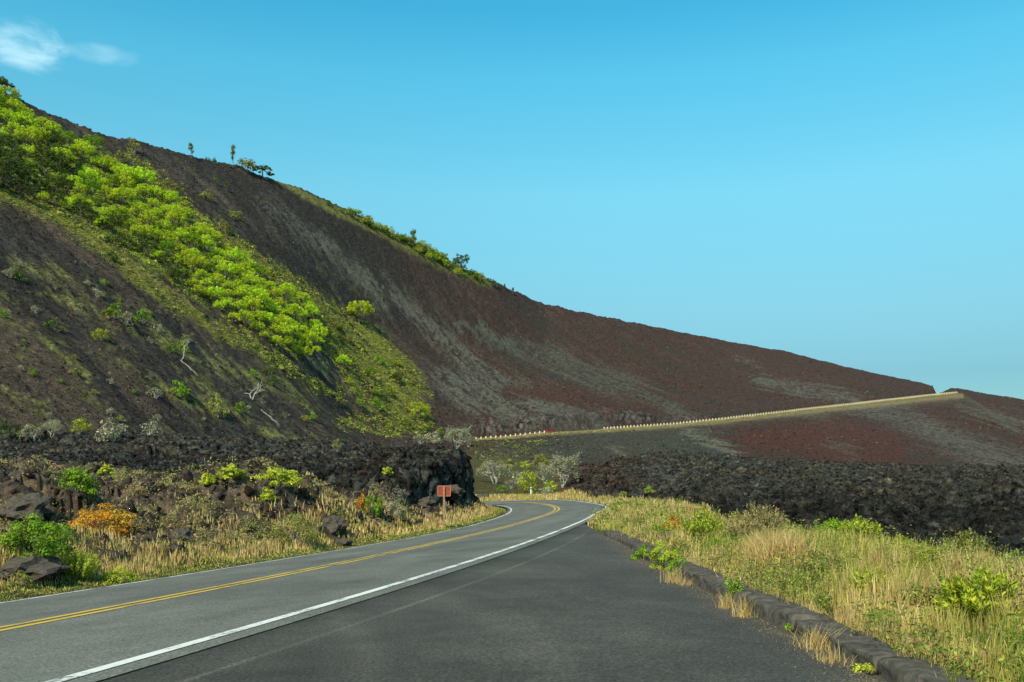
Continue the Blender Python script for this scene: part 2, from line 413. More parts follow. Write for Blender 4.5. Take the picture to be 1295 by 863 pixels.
# ---- relief
nearz=sstep(0,1.5,np.where(dq<0,dl,dve))*(~(inroad|apronm))
bw=black*nearz
lr=.0+onmask(bw>0,ridged,XX*.22,YY*.22,5,3)*.55+onmask(bw>0,ridged,XX*.9,YY*.9,4,9)*.22+onmask(bw>0,ridged,XX*2.3,YY*2.3,3,12)*.13+onmask(bw>0,fbm,XX*.06,YY*.06,3,14)*1.3
bmk=bw>0;xm,ym=XX[bmk],YY[bmk];d1,d2,cid=cells(xm*.55+fbm(xm*.8,ym*.8,2,4)*.4,ym*.4,8)
lr[bmk]+=(.5-d1)*.45+(cid-.5)*.4
for sc_,A_ in((.3,1.5),(.85,.8)):
    d1,d2,cid,vx_,vy_=cells(xm*sc_+fbm(xm*.5,ym*.5,2,6)*.25,ym*sc_*.8,15,True)
    lr[bmk]+=A_*((cid-.5)*1.0+np.cos(cid*60)*vx_*1.1+np.sin(cid*60)*vy_*1.1)*.5-A_*.35*np.exp(-((d2-d1)/.07)**2)
amp=np.interp(YY,[10,30,60,130,250,400],[.4,.5,.62,.7,.75,.75])
gr=onmask(YY<135,fbm,XX*.5,YY*.5,5,21)*.4+onmask(YY<135,ridged,XX*.8,YY*.8,4,24)*.2
gamp=sstep(0,6,np.where(dq<0,dl,dve))*(YY<135)
Z=Z+bw*lr*amp*np.where(bluff,.75,1)+(1-black)*gr*gamp*np.where(dq<0,1.3,.4)*nearz*(~hillm)
gmk=(dq<0)&(YY<100);d1=np.full(PX.shape,.45);cid=np.zeros(PX.shape);d1[gmk],_,cid[gmk]=cells(XX[gmk]*.8,YY[gmk]*.6,18)
Z=Z+(1-black)*sstep(1,4,dl)*(dq<0)*(YY<100)*((.45-d1)*.7+(cid>.55)*.38)
# hill relief: gullies running down the fall line
sx,sy=.84,-.54
SC=XX*sx+YY*sy;TC=XX*-sy+YY*sx
hw=sstep(1.95,2.5,SEC)*(1-sstep(6.9,7.3,SEC)*.5)
keep=1-np.exp(-((SEC-3.5)/.9)**2)            # the road bench stays even
HM=SEC>1.6
TCw=TC+10*fbm(SC*.008,TC*.02,3,77)
hr=onmask(HM,fbm,TCw*.05,SC*.008,5,41)*2.2+onmask(HM,ridged,TCw*.16,SC*.03,4,43)*1.0+onmask(HM,fbm,XX*.25,YY*.25,4,44)*.9
steepn=np.interp(PX,[0,400,800,1100,1300],[1,1,.8,.5,.5])
Z=Z+hw*keep*hr*steepn
cut=np.exp(-((SEC-4.75)/.4)**2)*(1-sstep(5.02,5.12,SEC+.06*fbm(XX*.05,YY*.05,3,50)))*sstep(4.0,4.3,SEC)*np.interp(PX,[560,600,840,900],[0,1,1,.15])*(PX<1200)*(.35+.65*sstep(-.25,.25,fbm(PX*.035,PX*0+2.2,3,49)))
CM=cut>.005
Z=Z+cut*(onmask(CM,ridged,XX*.14,YY*.14,4,51)*1.6+onmask(CM,ridged,XX*.5,YY*.5,3,52)*.7)
rdg=np.exp(-((SEC-7)/.5)**2)
RM=rdg>.005
Z=Z+rdg*onmask(RM,fbm,XX*.06,YY*.06,4,60)*1.6*np.interp(PX,[1100,1160],[1,.2])
# rough blocks also lean sideways
lean=bw*np.interp(YY,[10,40,130,300],[.12,.3,.5,.8])
VX=XX+lean*onmask(((bw>0)|CM),fbm,XX*1.1+9,Z*1.1+YY*.7,3,71)*1.4+cut*onmask(((bw>0)|CM),fbm,XX*.3,Z*.3+YY,3,73)*2
VY=YY+lean*onmask(bw>0,fbm,YY*1.1+5,Z*1.1+XX*.7,3,72)*1.4
# bluff face: craggy outward bulges
fc=np.exp(-((sd-.6)/1.1)**2)*(XX>-16)*(YY<90)*(YY>45)
VX=VX+fc*onmask(fc>.01,ridged,Z*1.1,(XX-YY)*.9,4,75)*.55
VY=VY-fc*onmask(fc>.01,ridged,Z*.9+4,(XX+YY)*.9,4,76)*.6

# ---- colours of the ground (albedo), placed along features
PY=YH-(Z-H0)*F/YY
def stroke(pts,soft=1.,wob=None):
    """soft mask along a ribbon (column,row,halfwidth)"""
    w1,w2=wob if wob is not None else (WX,WY)
    x=PX[HM]+w1[HM];y=PY[HM]+w2[HM];o=np.zeros(len(x));full=np.zeros(PX.shape)
    for (ax,ay,aw),(bx,by,bw_) in zip(pts[:-1],pts[1:]):
        ex,ey=bx-ax,by-ay;wx,wy=x-ax,y-ay
        t=np.clip((wx*ex+wy*ey)/(ex*ex+ey*ey),0,1)
        d=np.hypot(wx-ex*t,wy-ey*t)/(aw+(bw_-aw)*t)
        o=np.maximum(o,1-sstep(1-.55*soft,1+.35*soft,d))
    full[HM]=o;return full
nA=onmask(HM,fbm,TCw*.06,SC*.012,5,81);nB=onmask(HM,fbm,TCw*.25,SC*.03,4,82);nC=onmask(HM,fbm,XX*.12,YY*.12,4,83);nD=onmask(HM,fbm,XX*.5,YY*.5,3,84);nE=onmask(HM,fbm,TCw*.7,SC*.09,4,85)
WX=nA*18+nB*12+nC*6+nE*9;WY=nA*-12+nB*12+nD*6-nE*5
c=lambda *a:np.array(a,float)
BROWN=c(.112,.082,.060);DARK=c(.036,.033,.030);RED=c(.074,.040,.031);GREY=c(.125,.12,.098);LGREY=c(.18,.17,.125)
GRN=c(.25,.25,.04);OLV=c(.15,.15,.045);DRY=c(.42,.31,.12);BLK=c(.135,.130,.115);SOIL=c(.21,.155,.112);TAN=c(.24,.165,.085)
Cc=np.empty(PX.shape+(3,));Cc[:]=BROWN
def mixc(m,col,k=1.):
    global Cc
    m=np.clip(m*k,0,1);q=m>.003;m=m[q][:,None];Cc[q]=Cc[q]*(1-m)+np.asarray(col)*m
hl=hillm.astype(float)
# hill base: darker and greyer high on the left, redder to the right
mixc(hl*sstep(-.1,.3,.25+nA*.7+nE*.4+.5*sstep(150,350,PX-(PY-200)*.9))*(1-sstep(520,700,PX)),DARK,.92)
mixc(hl*np.interp(PX,[430,600],[0,.9]),c(.052,.043,.037))
mixc(hl*np.interp(PX,[430,600,1295],[0,.85,.9])*sstep(-.25,.12,nA*.9+nB*.4+nE*.35+.08),RED)
mixc(hl*sstep(.05,.4,nB*.7+nA*.6+nE*.7),GREY,np.interp(PX,[0,600,900],[.28,.3,.15]))
T=lambda s,k=1.,cc=GREY:mixc(hl*s*sstep(-.28,.06,nB*.8+nC*.4+nE*.8),cc,k)
# pale streaks down the slope
T(stroke([(330,250,10),(430,330,14),(540,410,14),(640,500,14)],1.5),.7)
T(stroke([(400,300,5),(500,385,8),(600,450,10),(660,490,8)],1.5),.45,LGREY)
T(stroke([(190,190,6),(300,270,7),(400,340,6)],1.5),.35)
T(stroke([(300,330,9),(420,400,14),(500,450,14),(570,500,12)],1.5),.45)
T(stroke([(560,470,8),(600,500,26),(680,515,28),(760,532,16)],1.2),.95)
T(stroke([(610,430,8),(700,455,20),(780,485,22),(850,520,14),(880,533,5)],1.),.95,c(.095,.092,.072))
T(stroke([(585,410,5),(640,430,8)],1.),.8)
T(stroke([(955,480,5),(1000,488,9),(1060,500,10),(1090,507,4)],1.),.9)
T(stroke([(925,450,2),(965,465,3)],1.),.7)
mixc(hl*stroke([(640,495,8),(740,505,12),(830,525,12)],1.),RED,.9)
# below the road
bel=hl*(SEC<3.02)*(PX>600)
mixc(bel*sstep(2.72,2.97,SEC+nB*.12+nE*.08)*(PX>690),c(.10,.09,.06),.75)
mixc(bel*stroke([(640,575,22),(760,562,26),(880,560,26),(900,585,26)],1.2),c(.07,.07,.055),.9)
T((SEC<3.02)*stroke([(770,560,4),(810,590,5)],1.2),.7,LGREY*.8)
T((SEC<3.02)*stroke([(870,545,6),(900,560,8),(935,580,8)],1.2),.9,LGREY*.9)
T((SEC<3.02)*stroke([(1010,520,6),(1040,530,6),(1120,560,8)],1.2),.6)
mixc(bel*stroke([(945,555,14),(1060,560,30),(1120,570,26)],.7),c(.088,.04,.030),.95)
T((SEC<3.02)*stroke([(1050,560,6),(1080,575,9)],1.2),.5)
T(stroke([(1080,512,10),(1160,535,16),(1240,570,20),(1300,590,20)],1.4),.85)
T(stroke([(1215,515,4),(1260,525,8),(1300,540,8)],1.2),.6,LGREY*.8)
mixc(hl*stroke([(1160,515,6),(1230,540,10),(1300,560,12)],1.),RED,.7)
mixc(hl*np.exp(-((SEC-2.93)/.05)**2)*(PX>590)*(PX<1218),c(.32,.25,.12),.6)
mixc(hl*np.exp(-((SEC-3.2)/.2)**2)*(PX>430)*(PX<1218),c(.28,.22,.09),.8)
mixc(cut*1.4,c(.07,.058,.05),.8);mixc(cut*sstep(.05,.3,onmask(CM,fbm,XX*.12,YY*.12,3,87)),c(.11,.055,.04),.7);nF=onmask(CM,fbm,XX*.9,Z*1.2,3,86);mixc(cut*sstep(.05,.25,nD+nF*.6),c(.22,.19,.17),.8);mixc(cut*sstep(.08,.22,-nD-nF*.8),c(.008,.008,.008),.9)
# near terrain beyond the road, middle distance
mixc(hl*stroke([(600,575,14),(650,590,20),(720,600,18)],1.2)*(SEC<3)*sstep(-.3,.2,nD+nE),OLV,.6)
# vegetation colours on the hill
belt=stroke([(-60,120,26),(0,165,38),(60,200,42),(130,245,44),(200,295,38),(260,340,34),(320,380,32),(380,425,22)],.4)
gs=stroke([(-60,205,12),(0,243,12),(70,280,11),(150,330,12),(230,388,11),(300,430,9),(370,468,7),(430,500,4)],1.3)
wd=stroke([(160,195,5),(240,265,8),(340,345,14),(400,395,22),(450,440,36),(490,480,44),(520,520,24)],.8)
wd2=stroke([(440,530,8),(490,540,12),(540,538,9)],1.)
GM=np.maximum(np.maximum(belt,gs*.95),np.maximum(wd,wd2*.8))*hl
mixc(GM*sstep(-.35,.05,nB+nD*.4+nE*.4),OLV,.9)
mixc(np.maximum(gs,wd*.85)*hl*sstep(-.25,.3,nB+nD*.5+.1),GRN,.8)
mixc(wd*hl*sstep(.2,.45,nC),TAN,.5);mixc(belt*hl,c(.24,.32,.035),.8)
gl=np.zeros(PX.shape)
for s_ in([(20,330,8),(70,345,6),(130,375,8)],[(60,372,8),(150,400,14),(230,440,8),(300,470,6)],[(200,420,5),(300,470,7),(400,520,5)],[(0,400,6),(60,440,7),(110,480,8)],
          [(150,460,8),(230,500,8),(300,520,6)],[(250,480,5),(330,540,6),(400,560,4)],[(330,480,8),(400,500,10)],[(0,500,8),(50,520,8)],[(350,420,4),(430,480,5),(480,520,4)]):
    gl=np.maximum(gl,stroke(s_,1.6))
mixc(gl*hl*sstep(-.3,.2,nB+nD*.4+nE*.4),OLV*1.4,.8);mixc(gl*hl*sstep(.15,.4,nD+nB*.5),c(.28,.25,.1),.6)
mixc(hl*(PX<470)*sstep(.22,.5,nC+nD*.6)*(PY>330)*(PY<560),OLV,.6)
mixc(hl*(PX<400)*sstep(.3,.6,nD)*(PY>370)*(1-GM),LGREY*.9,.3)
mixc(hl*stroke([(330,560,3),(385,580,4)],1.)+hl*stroke([(150,330,2),(240,380,3),(290,420,2)],1.),TAN*1.2,.6)
mixc(hl*stroke([(390,445,10),(430,470,12),(445,500,6)],1.)*sstep(-.2,.3,nD),c(.2,.17,.13),.7)
rg=stroke([(345,225,3),(420,265,6),(480,290,8),(560,330,12),(620,358,6)],.8,(nC*4,nD*4))
mixc(hl*rg,OLV*1.2,.9)
# ground left of the road
g0=(~hillm)&(black<.5)
gm=g0.astype(float)
ms=np.interp(YY,[5,118],[1,1])
Cc=np.where(g0[...,None],SOIL,Cc)
mixc(gm*sstep(-.1,.4,onmask(g0,fbm,XX*.3,YY*.3,4,91)),c(.16,.135,.115),.8)
mixc(gm*sstep(.05,.35,onmask(g0,fbm,XX*.7,YY*.7,4,92)),TAN*1.7,.6)
vg=gm*np.where(dq<0,1-sstep(.8,3.2,dl+onmask(g0,fbm,XX*.4,YY*.4,3,93)*1.5),1.)
mixc(vg,c(.2,.15,.06),.85);mixc(vg*sstep(0,.4,onmask(g0,fbm,XX*.8,YY*.8,3,94)),c(.12,.12,.035),.8)
mixc(gm*(dq<0)*(1-sstep(0,.8,dl)),c(.13,.115,.035),.9)
mixc(gm*(PX>600)*(YY>112),OLV*.8,.5)
# lava colours
Bm=np.broadcast_to(black[...,None],Cc.shape)
lc=np.empty_like(Cc);lc[:]=BLK
def ml(m,col,k):
    global lc
    m=np.clip(m*k,0,1)*(black>0);q=m>.003;m=m[q][:,None];lc[q]=lc[q]*(1-m)+np.asarray(col)*m
ml(sstep(-.1,.35,onmask((black>0),fbm,XX*.08,YY*.12,4,95)),c(.17,.135,.095),.8)
ml(sstep(.05,.4,onmask((black>0),fbm,XX*.4,YY*.5,4,96)),c(.30,.27,.18),.7)
ml(sstep(.1,.4,onmask((black>0),fbm,XX*.15+7,YY*.15,4,97)),c(.14,.145,.14),.5)
ml((PX>690)*(PX<860)*(YY>112)*sstep(-.2,.3,onmask((black>0),fbm,XX*.1,YY*.1,3,98)+np.interp(PX,[700,860],[.4,-.4])),c(.17,.10,.07),.8)
ml((PX>820)*(YY<60),c(.075,.072,.068),.6)
ml((PX<600)*sstep(0,.4,onmask((black>0),fbm,XX*.2,YY*.3,3,99)),c(.14,.15,.14),.8)
ml((PX<600)*sstep(.25,.5,onmask((black>0),fbm,XX*.35,YY*.35,3,100)),c(.2,.12,.08),.6)
Cc=Cc*(1-Bm)+lc*Bm
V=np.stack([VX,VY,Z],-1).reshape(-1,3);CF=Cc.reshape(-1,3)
idx=np.arange(nr*nc).reshape(nr,nc)
Q=np.stack([idx[:-1,:-1],idx[:-1,1:],idx[1:,1:],idx[1:,:-1]],-1).reshape(-1,4)
lab=np.where(hillm,2,np.where(black>.5,np.where(PX<620,3,1),0)).reshape(-1)
fl=lab[Q[:,0]]
def sub(name,sel,mat):
    q=Q[sel];u,inv=np.unique(q,return_inverse=True)
    o=link(name,mesh_np(name,V[u],[inv.reshape(-1,4)],CF[u],[mat],smooth=True));tag(o,kind='structure');return o
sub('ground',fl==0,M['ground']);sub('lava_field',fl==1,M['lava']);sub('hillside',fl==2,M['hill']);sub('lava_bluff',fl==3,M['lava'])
# one big sheet out to the horizon, below everything
bm=MB();bm.v=[(-6000,-3000,-9),(6000,-3000,-9),(6000,9000,-9),(-6000,9000,-9)];bm.f=[[0,1,2,3]]
tag(link('lava_plain',bm.mesh('lava_plain',[plain('distant_lava_plain',(.04,.034,.03),.95,.1,0,.02,.4)])),kind='structure')

PYf=PY
def ground_at(px,py):
    j=int(np.clip(np.searchsorted(cols,px),0,nc-1));col=PYf[:,j]
    k=np.nonzero((col<=py)&(rows>6))[0]
    i=k[0] if len(k) else int(np.argmin(np.where(rows>60,col,1e9)))
    return float(VX[i,j]),float(VY[i,j]),float(Z[i,j])
def interp_grid(A,X,Y):
    px=CX+F*X/Y
    j=np.clip(np.searchsorted(cols,px)-1,0,nc-2);i=np.clip(np.searchsorted(rows,Y)-1,0,nr-2)
    fx=np.clip((px-cols[j])/(cols[j+1]-cols[j]),0,1);fy_=np.clip((Y-rows[i])/(rows[i+1]-rows[i]),0,1)
    return (A[i,j]*(1-fx)+A[i,j+1]*fx)*(1-fy_)+(A[i+1,j]*(1-fx)+A[i+1,j+1]*fx)*fy_

# ------------------------------------------------------------------ road sheets
def ribbon(name,A,B,mat,colr=None,n=1,kind='structure'):
    rowsV=[A+(B-A)*(k/n) for k in range(n+1)]
    V_=np.stack(rowsV,1).reshape(-1,3);m=len(A);ix=np.arange(m*(n+1)).reshape(m,n+1)
    q=np.stack([ix[:-1,:-1],ix[:-1,1:],ix[1:,1:],ix[1:,:-1]],-1).reshape(-1,4)
    cl=np.ones((len(V_),3)) if colr is None else colr(V_)
    o=link(name,mesh_np(name,V_,[q],cl,[mat]));tag(o,kind=kind);return o
def road_col(V_):
    d,i=road_dist(V_[:,0],V_[:,1])
    w=1-.10*np.exp(-((np.abs(np.abs(d)-1.65)-.8)/.28)**2)          # wheel paths
    w*=1+.05*fbm(V_[:,0]*.4,V_[:,1]*.4,3,7)
    w*=1-.25*np.exp(-((V_[:,0]+1.2)**2/.5+(V_[:,1]-20)**2/1.5))
    
    return np.stack([w,w,w],1)
sel=RS<121
ribbon('road',road_pt(-3.55,0,sel),road_pt(3.62,0,sel),M['road'],road_col,40)
ribbon('road_edge_line_left',road_pt(-3.36,.006,sel),road_pt(-3.25,.006,sel),M['white'])
ribbon('road_edge_line_right',road_pt(3.23,.006,sel),road_pt(3.37,.006,sel),M['white'])
ribbon('road_centre_line_left',road_pt(-.20,.006,sel),road_pt(-.07,.006,sel),M['yellow'])
ribbon('road_centre_line_right',road_pt(.07,.006,sel),road_pt(.20,.006,sel),M['yellow'])
# turnout: from the road edge to the kerb
ya=np.concatenate([np.linspace(-25,3,40)[:-1],np.linspace(3,33.5,360)]);ar=[];al=[]
eR=road_pt(3.55,-.004)
for y in ya:
    x=np.interp(y,eR[:,1],eR[:,0]);z=np.interp(y,eR[:,1],eR[:,2])
    xr=max(apron_right(y)+.15,x+.05)
    if y>22:xr=min(xr,max(x+.35,2.75-(y-22)*.012))
    al.append((x,y,z));ar.append((xr,y,z*(.35 if y<20 else .35+.65*min(1,(y-20)/8))+ZA*(.65 if y<20 else .65*(1-min(1,(y-20)/8)))))
def apron_col(V_):
    x,y=V_[:,0],V_[:,1];w=1+.12*fbm(x*3,y*3,3,65)
    # pale dusty swirls and the long scratch beside the seam
    pa=sstep(.05,.5,fbm((x+.5*y)*.35,y*.16,4,61));w+=.1*pa*sstep(-2.6,-.3,x+.02*y)
    w+=.3*np.exp(-((np.hypot((x+3.4)*1.0,(y-6.2)*.62)-3.7)/.22)**2)*sstep(3.5,5,y)*(1-sstep(9,14,y))*(.4+.6*sstep(-.2,.3,fbm(x*1.5,y*1.5,3,62)))
    w+=.3*np.exp(-((np.hypot(x+4.6,(y-5.0)*.6)-3.7)/.14)**2)*(y>4)
    er=np.interp(y,eR[:,1],eR[:,0]);w+=.9*np.exp(-((x-er-.42-.35*np.sin(y*.09))/.03)**2)*(y<27)*(.5+.5*sstep(-.2,.2,fbm(x,y*.5,3,63)))
    w*=1-.38*np.exp(-((x-er)/.3)**2)
    k=sstep(-.45,-.05,x-apron_right(y))*sstep(-.3,.4,fbm(x*2,y*.8,3,64)+.15)
    cl=np.stack([w,w,w],1);cl=cl*(1-k[:,None]*.7)+np.array([1.5,1.3,1.05])*k[:,None]*.7
    return cl
ribbon('turnout_pavement',np.array(al),np.array(ar),M['apron'],apron_col,230)

# kerb: a rough stone kerb, interrupted where the weeds have taken it
def kerb(name,y0,y1,seed):
    ys=np.arange(y0,y1,.035);n=len(ys);P=[]
    prof=[(-.03,-.15),(-.01,.0),(0,.05),(.003,.10),(.01,.135),(.04,.145),(.12,.15),(.21,.145),(.28,.15),(.33,.14),(.37,.13),(.41,.09),(.44,-.1)]
    xl=apron_right(ys)+.04
    for k,(dx,dz) in enumerate(prof):
        jn=np.where(np.abs((ys+seed)%1.85-.05)<.045,.3,1.)*np.where(sstep(.25,.35,fbm(ys*.55,ys*0+.3,2,77))>.5,.55,1.)*(.9+.2*((np.floor((ys+seed-.05)/1.85)*.618)%1))
        nx=fbm(ys*1.7,np.full(n,k*.3),5,seed,.65)*.07;nz=fbm(ys*1.5,np.full(n,k*.4),5,seed+3,.65)*.05
        nx+=ridged(ys*.6,np.full(n,k*.2),2,seed+8)*.02
        P.append(np.stack([xl+dx+nx,ys,ZA+dz*(jn if dz>.05 else 1)+nz*(dz>0)],1))
    P=np.stack(P,1);Vv=P.reshape(-1,3);m=len(prof);ix=np.arange(n*m).reshape(n,m)
    q=np.stack([ix[:-1,:-1],ix[1:,:-1],ix[1:,1:],ix[:-1,1:]],-1).reshape(-1,4)
    o=link(name,mesh_np(name,Vv,[q],None,[M['kerb']]));tag(o,kind='structure')
kerb('kerb',-6,24.5,3)

# upper road on the hillside
rp=[440,470,500,530,560,600,640,690,730,790,850,920,1000,1080,1140,1170,1180,1185,1191,1204,1216]
kd=3
ux=np.arange(440,1216,3.)
uY=np.interp(ux,pxs,TY[:,3]);uZ=np.interp(ux,pxs,TZ[:,3]);uX=(ux-CX)/F*uY
Pu=np.stack([uX,uY,uZ],1)
tg=np.gradient(Pu[:,:2],axis=0);tg/=np.linalg.norm(tg,axis=1)[:,None];nrm=np.stack([-tg[:,1],tg[:,0]],1)
A=np.concatenate([Pu[:,:2]+nrm*1.0,(Pu[:,2]+.25)[:,None]],1);B=np.concatenate([Pu[:,:2]+nrm*7.2,(Pu[:,2]+.3)[:,None]],1)
ribbon('upper_road',A,B,M['road'],None,2)
def upper(px):
    X=np.interp(px,ux,Pu[:,0]);Y=np.interp(px,ux,Pu[:,1]);Zz=np.interp(px,ux,Pu[:,2]);i=int(np.clip(np.searchsorted(ux,px),0,len(ux)-1))
    return np.array([X,Y,Zz]),nrm[i],tg[i]
def guardrail(name,p0,p1,label,spacing=3.0,end=None):
    base,_,_=upper(p0);root=empty(name,tuple(base));tag(root,label,'guardrail','guardrails of the upper road')
    sel=(ux>=p0)&(ux<=p1);L=Pu[sel];d=np.concatenate([[0],np.cumsum(np.linalg.norm(np.diff(L,axis=0),axis=1))])
    nn=int(d[-1]//spacing)+1;ps=[np.array([np.interp(k*spacing,d,L[:,a]) for a in range(3)]) for k in range(nn)]
    pm=MB().box(-.28,.28,-.25,.2,-.6,1.5).mesh('post',[M['post']])
    for k,p in enumerate(ps[:100] if nn>100 else ps):
        o=link('post',pm,root,tuple(p-base));o.rotation_euler=(0,0,random.uniform(-.1,.1));o.scale=(1,1,random.uniform(.92,1.06))
    if nn>100:
        m=MB()
        for p in ps[100:]:m.box(-.28,.28,-.25,.2,-.6,1.5,0,tuple(p-base))
        o=link('post',m.mesh('post_row',[M['post']]),root);o['kind']='stuff'
    m=MB();tt=np.linspace(0,d[-1],max(2,int(d[-1]/6)))
    q=[np.array([np.interp(t,d,L[:,a]) for a in range(3)])-base for t in tt]
    for a,b in zip(q[:-1],q[1:]):
        n=len(m.v)
        for p in(a,b):
            for dy,z in((.24,.5),(.24,.85),(.32,.85),(.32,.5)):m.v.append((p[0]-.3*dy,p[1]+dy,p[2]+z))
        for i in range(4):m.f.append([n+i,n+(i+1)%4,n+4+(i+1)%4,n+4+i])
    link('rail',m.mesh('rail',[M['rail']]),root)
guardrail('guardrail',600,690,'short guardrail of pale posts left of the red car on the hillside road')
guardrail('guardrail',764,1213,'long guardrail of pale posts climbing the dark slope to the notch on the right')

# ------------------------------------------------------------------ cars on the upper road
def car(px,paint,label,side,flip=0):
    p,n_,t=upper(px);pos=p+np.array([n_[0]*side,n_[1]*side,.3])
    slope=math.atan2(np.interp(px+10,ux,Pu[:,2])-np.interp(px-10,ux,Pu[:,2]),np.linalg.norm(upper(px+10)[0][:2]-upper(px-10)[0][:2]))
    root=empty('car',tuple(pos),math.atan2(t[1],t[0])+flip);root.rotation_euler[1]=-slope if not flip else slope
    tag(root,label,'car','cars on the hillside road')
    pr=[(-2.2,.35),(-2.25,.75),(-2.1,.95),(-1.5,1.0),(1.0,.98),(1.9,.86),(2.2,.68),(2.25,.35)]
    m=MB();k=len(pr)
    for y,s in((-.86,1),(-.9,.98),(.9,.98),(.86,1)):
        for x,z in pr:m.v.append((x*(1 if abs(y)>.88 else .985),y,z))
    for r_ in range(3):
        for i in range(k-1):m.f.append([r_*k+i,r_*k+i+1,(r_+1)*k+i+1,(r_+1)*k+i])
        m.f.append([r_*k+k-1,r_*k,(r_+1)*k,(r_+1)*k+k-1])
    m.f.append(list(range(k))[::-1]);m.f.append([3*k+i for i in range(k)])
    link('body',m.mesh('car_body',[paint]),root)
    m=MB();b=[(-1.75,-.8,.97),(1.0,-.8,.96),(1.0,.8,.96),(-1.75,.8,.97)];tt=[(-1.3,-.62,1.4),(.25,-.62,1.42),(.25,.62,1.42),(-1.3,.62,1.4)]
    m.v=b+tt;m.f=[[0,1,5,4],[1,2,6,5],[2,3,7,6],[3,0,4,7]];link('window',m.mesh('car_windows',[M['glass']]),root)
    m=MB().box(-1.33,.28,-.65,.65,1.4,1.46);link('roof',m.mesh('car_roof',[paint]),root)
    for x in(-1.4,1.38):
        for y in(-.82,.82):
            w=link('wheel',MB().lathe_x([(-.1,.2),(-.11,.32),(.11,.32),(.1,.2)],0,0,0).mesh('tyre',[M['rubber']]),root,(x,y,.33));w.rotation_euler=(0,0,math.pi/2)
            link('rim',MB().lathe_x([(-.09,.0),(-.105,.2),(.105,.2),(.09,0)],0,0,0).mesh('rim',[M['metal']]),w)
    for y in(-.68,.68):
        link('headlight',MB().box(2.18,2.27,y-.16,y+.16,.6,.74).mesh('headlight',[M['lamp']]),root)
        link('tail_light',MB().box(-2.27,-2.2,y-.14,y+.14,.7,.88).mesh('tail_light',[M['tail']]),root)
car(699,M['red'],'small red car driving on the hillside road between the two guardrails',2.3)
car(782,M['blue'],'small blue car behind the start of the long guardrail on the slope',3.2,math.pi)

# ------------------------------------------------------------------ sign and marker
def on_ground(X,Y):return float(interp_grid(Z,np.array([X]),np.array([Y]))[0])
sy_=46.;sx_=(561.5-CX)/F*sy_
zg=on_ground(sx_,sy_);top=H0+.03
root=empty('road_sign',(sx_,sy_,zg));tag(root,'red-brown rectangular board on a timber post, seen from behind beside the road','sign')
hh=top-zg
link('post',MB().box(-.045,.045,-.05,.05,-.3,hh+.0).mesh('sign_post',[M['sign_post']]),root)
bd=link('board',MB().box(-.31,.31,.052,.085,hh-.48,hh+.01).mesh('sign_board',[M['sign_wood']]),root)
m=MB();m.box(-.325,.325,.046,.09,hh+.012,hh+.035);m.box(-.325,.325,.046,.09,hh-.505,hh-.482);m.box(-.333,-.312,.046,.09,hh-.505,hh+.035);m.box(.312,.333,.046,.09,hh-.505,hh+.035)
link('edge_trim',m.mesh('edge_trim',[M['sign_edge']]),bd)
for z in(hh-.12,hh-.4):link('bolt',MB().box(-.02,.02,-.06,-.052,z-.02,z+.02).mesh('bolt',[M['metal']]),root)
sy_=109.;sx_=(671.5-CX)/F*sy_;zg=on_ground(sx_,sy_)
root=empty('marker_post',(sx_,sy_,zg));tag(root,'slim white marker post in the dry grass beyond the bend','post')
link('shaft',MB().tube([(0,0,-.2),(0,0,.9),(0,0,1.02),(0,0,1.06)],[.09,.08,.08,.03],8).mesh('marker_shaft',[M['cone_white']]),root)
link('band',MB().box(-.085,.085,-.086,.086,.8,.9).mesh('marker_band',[M['black']]),root)

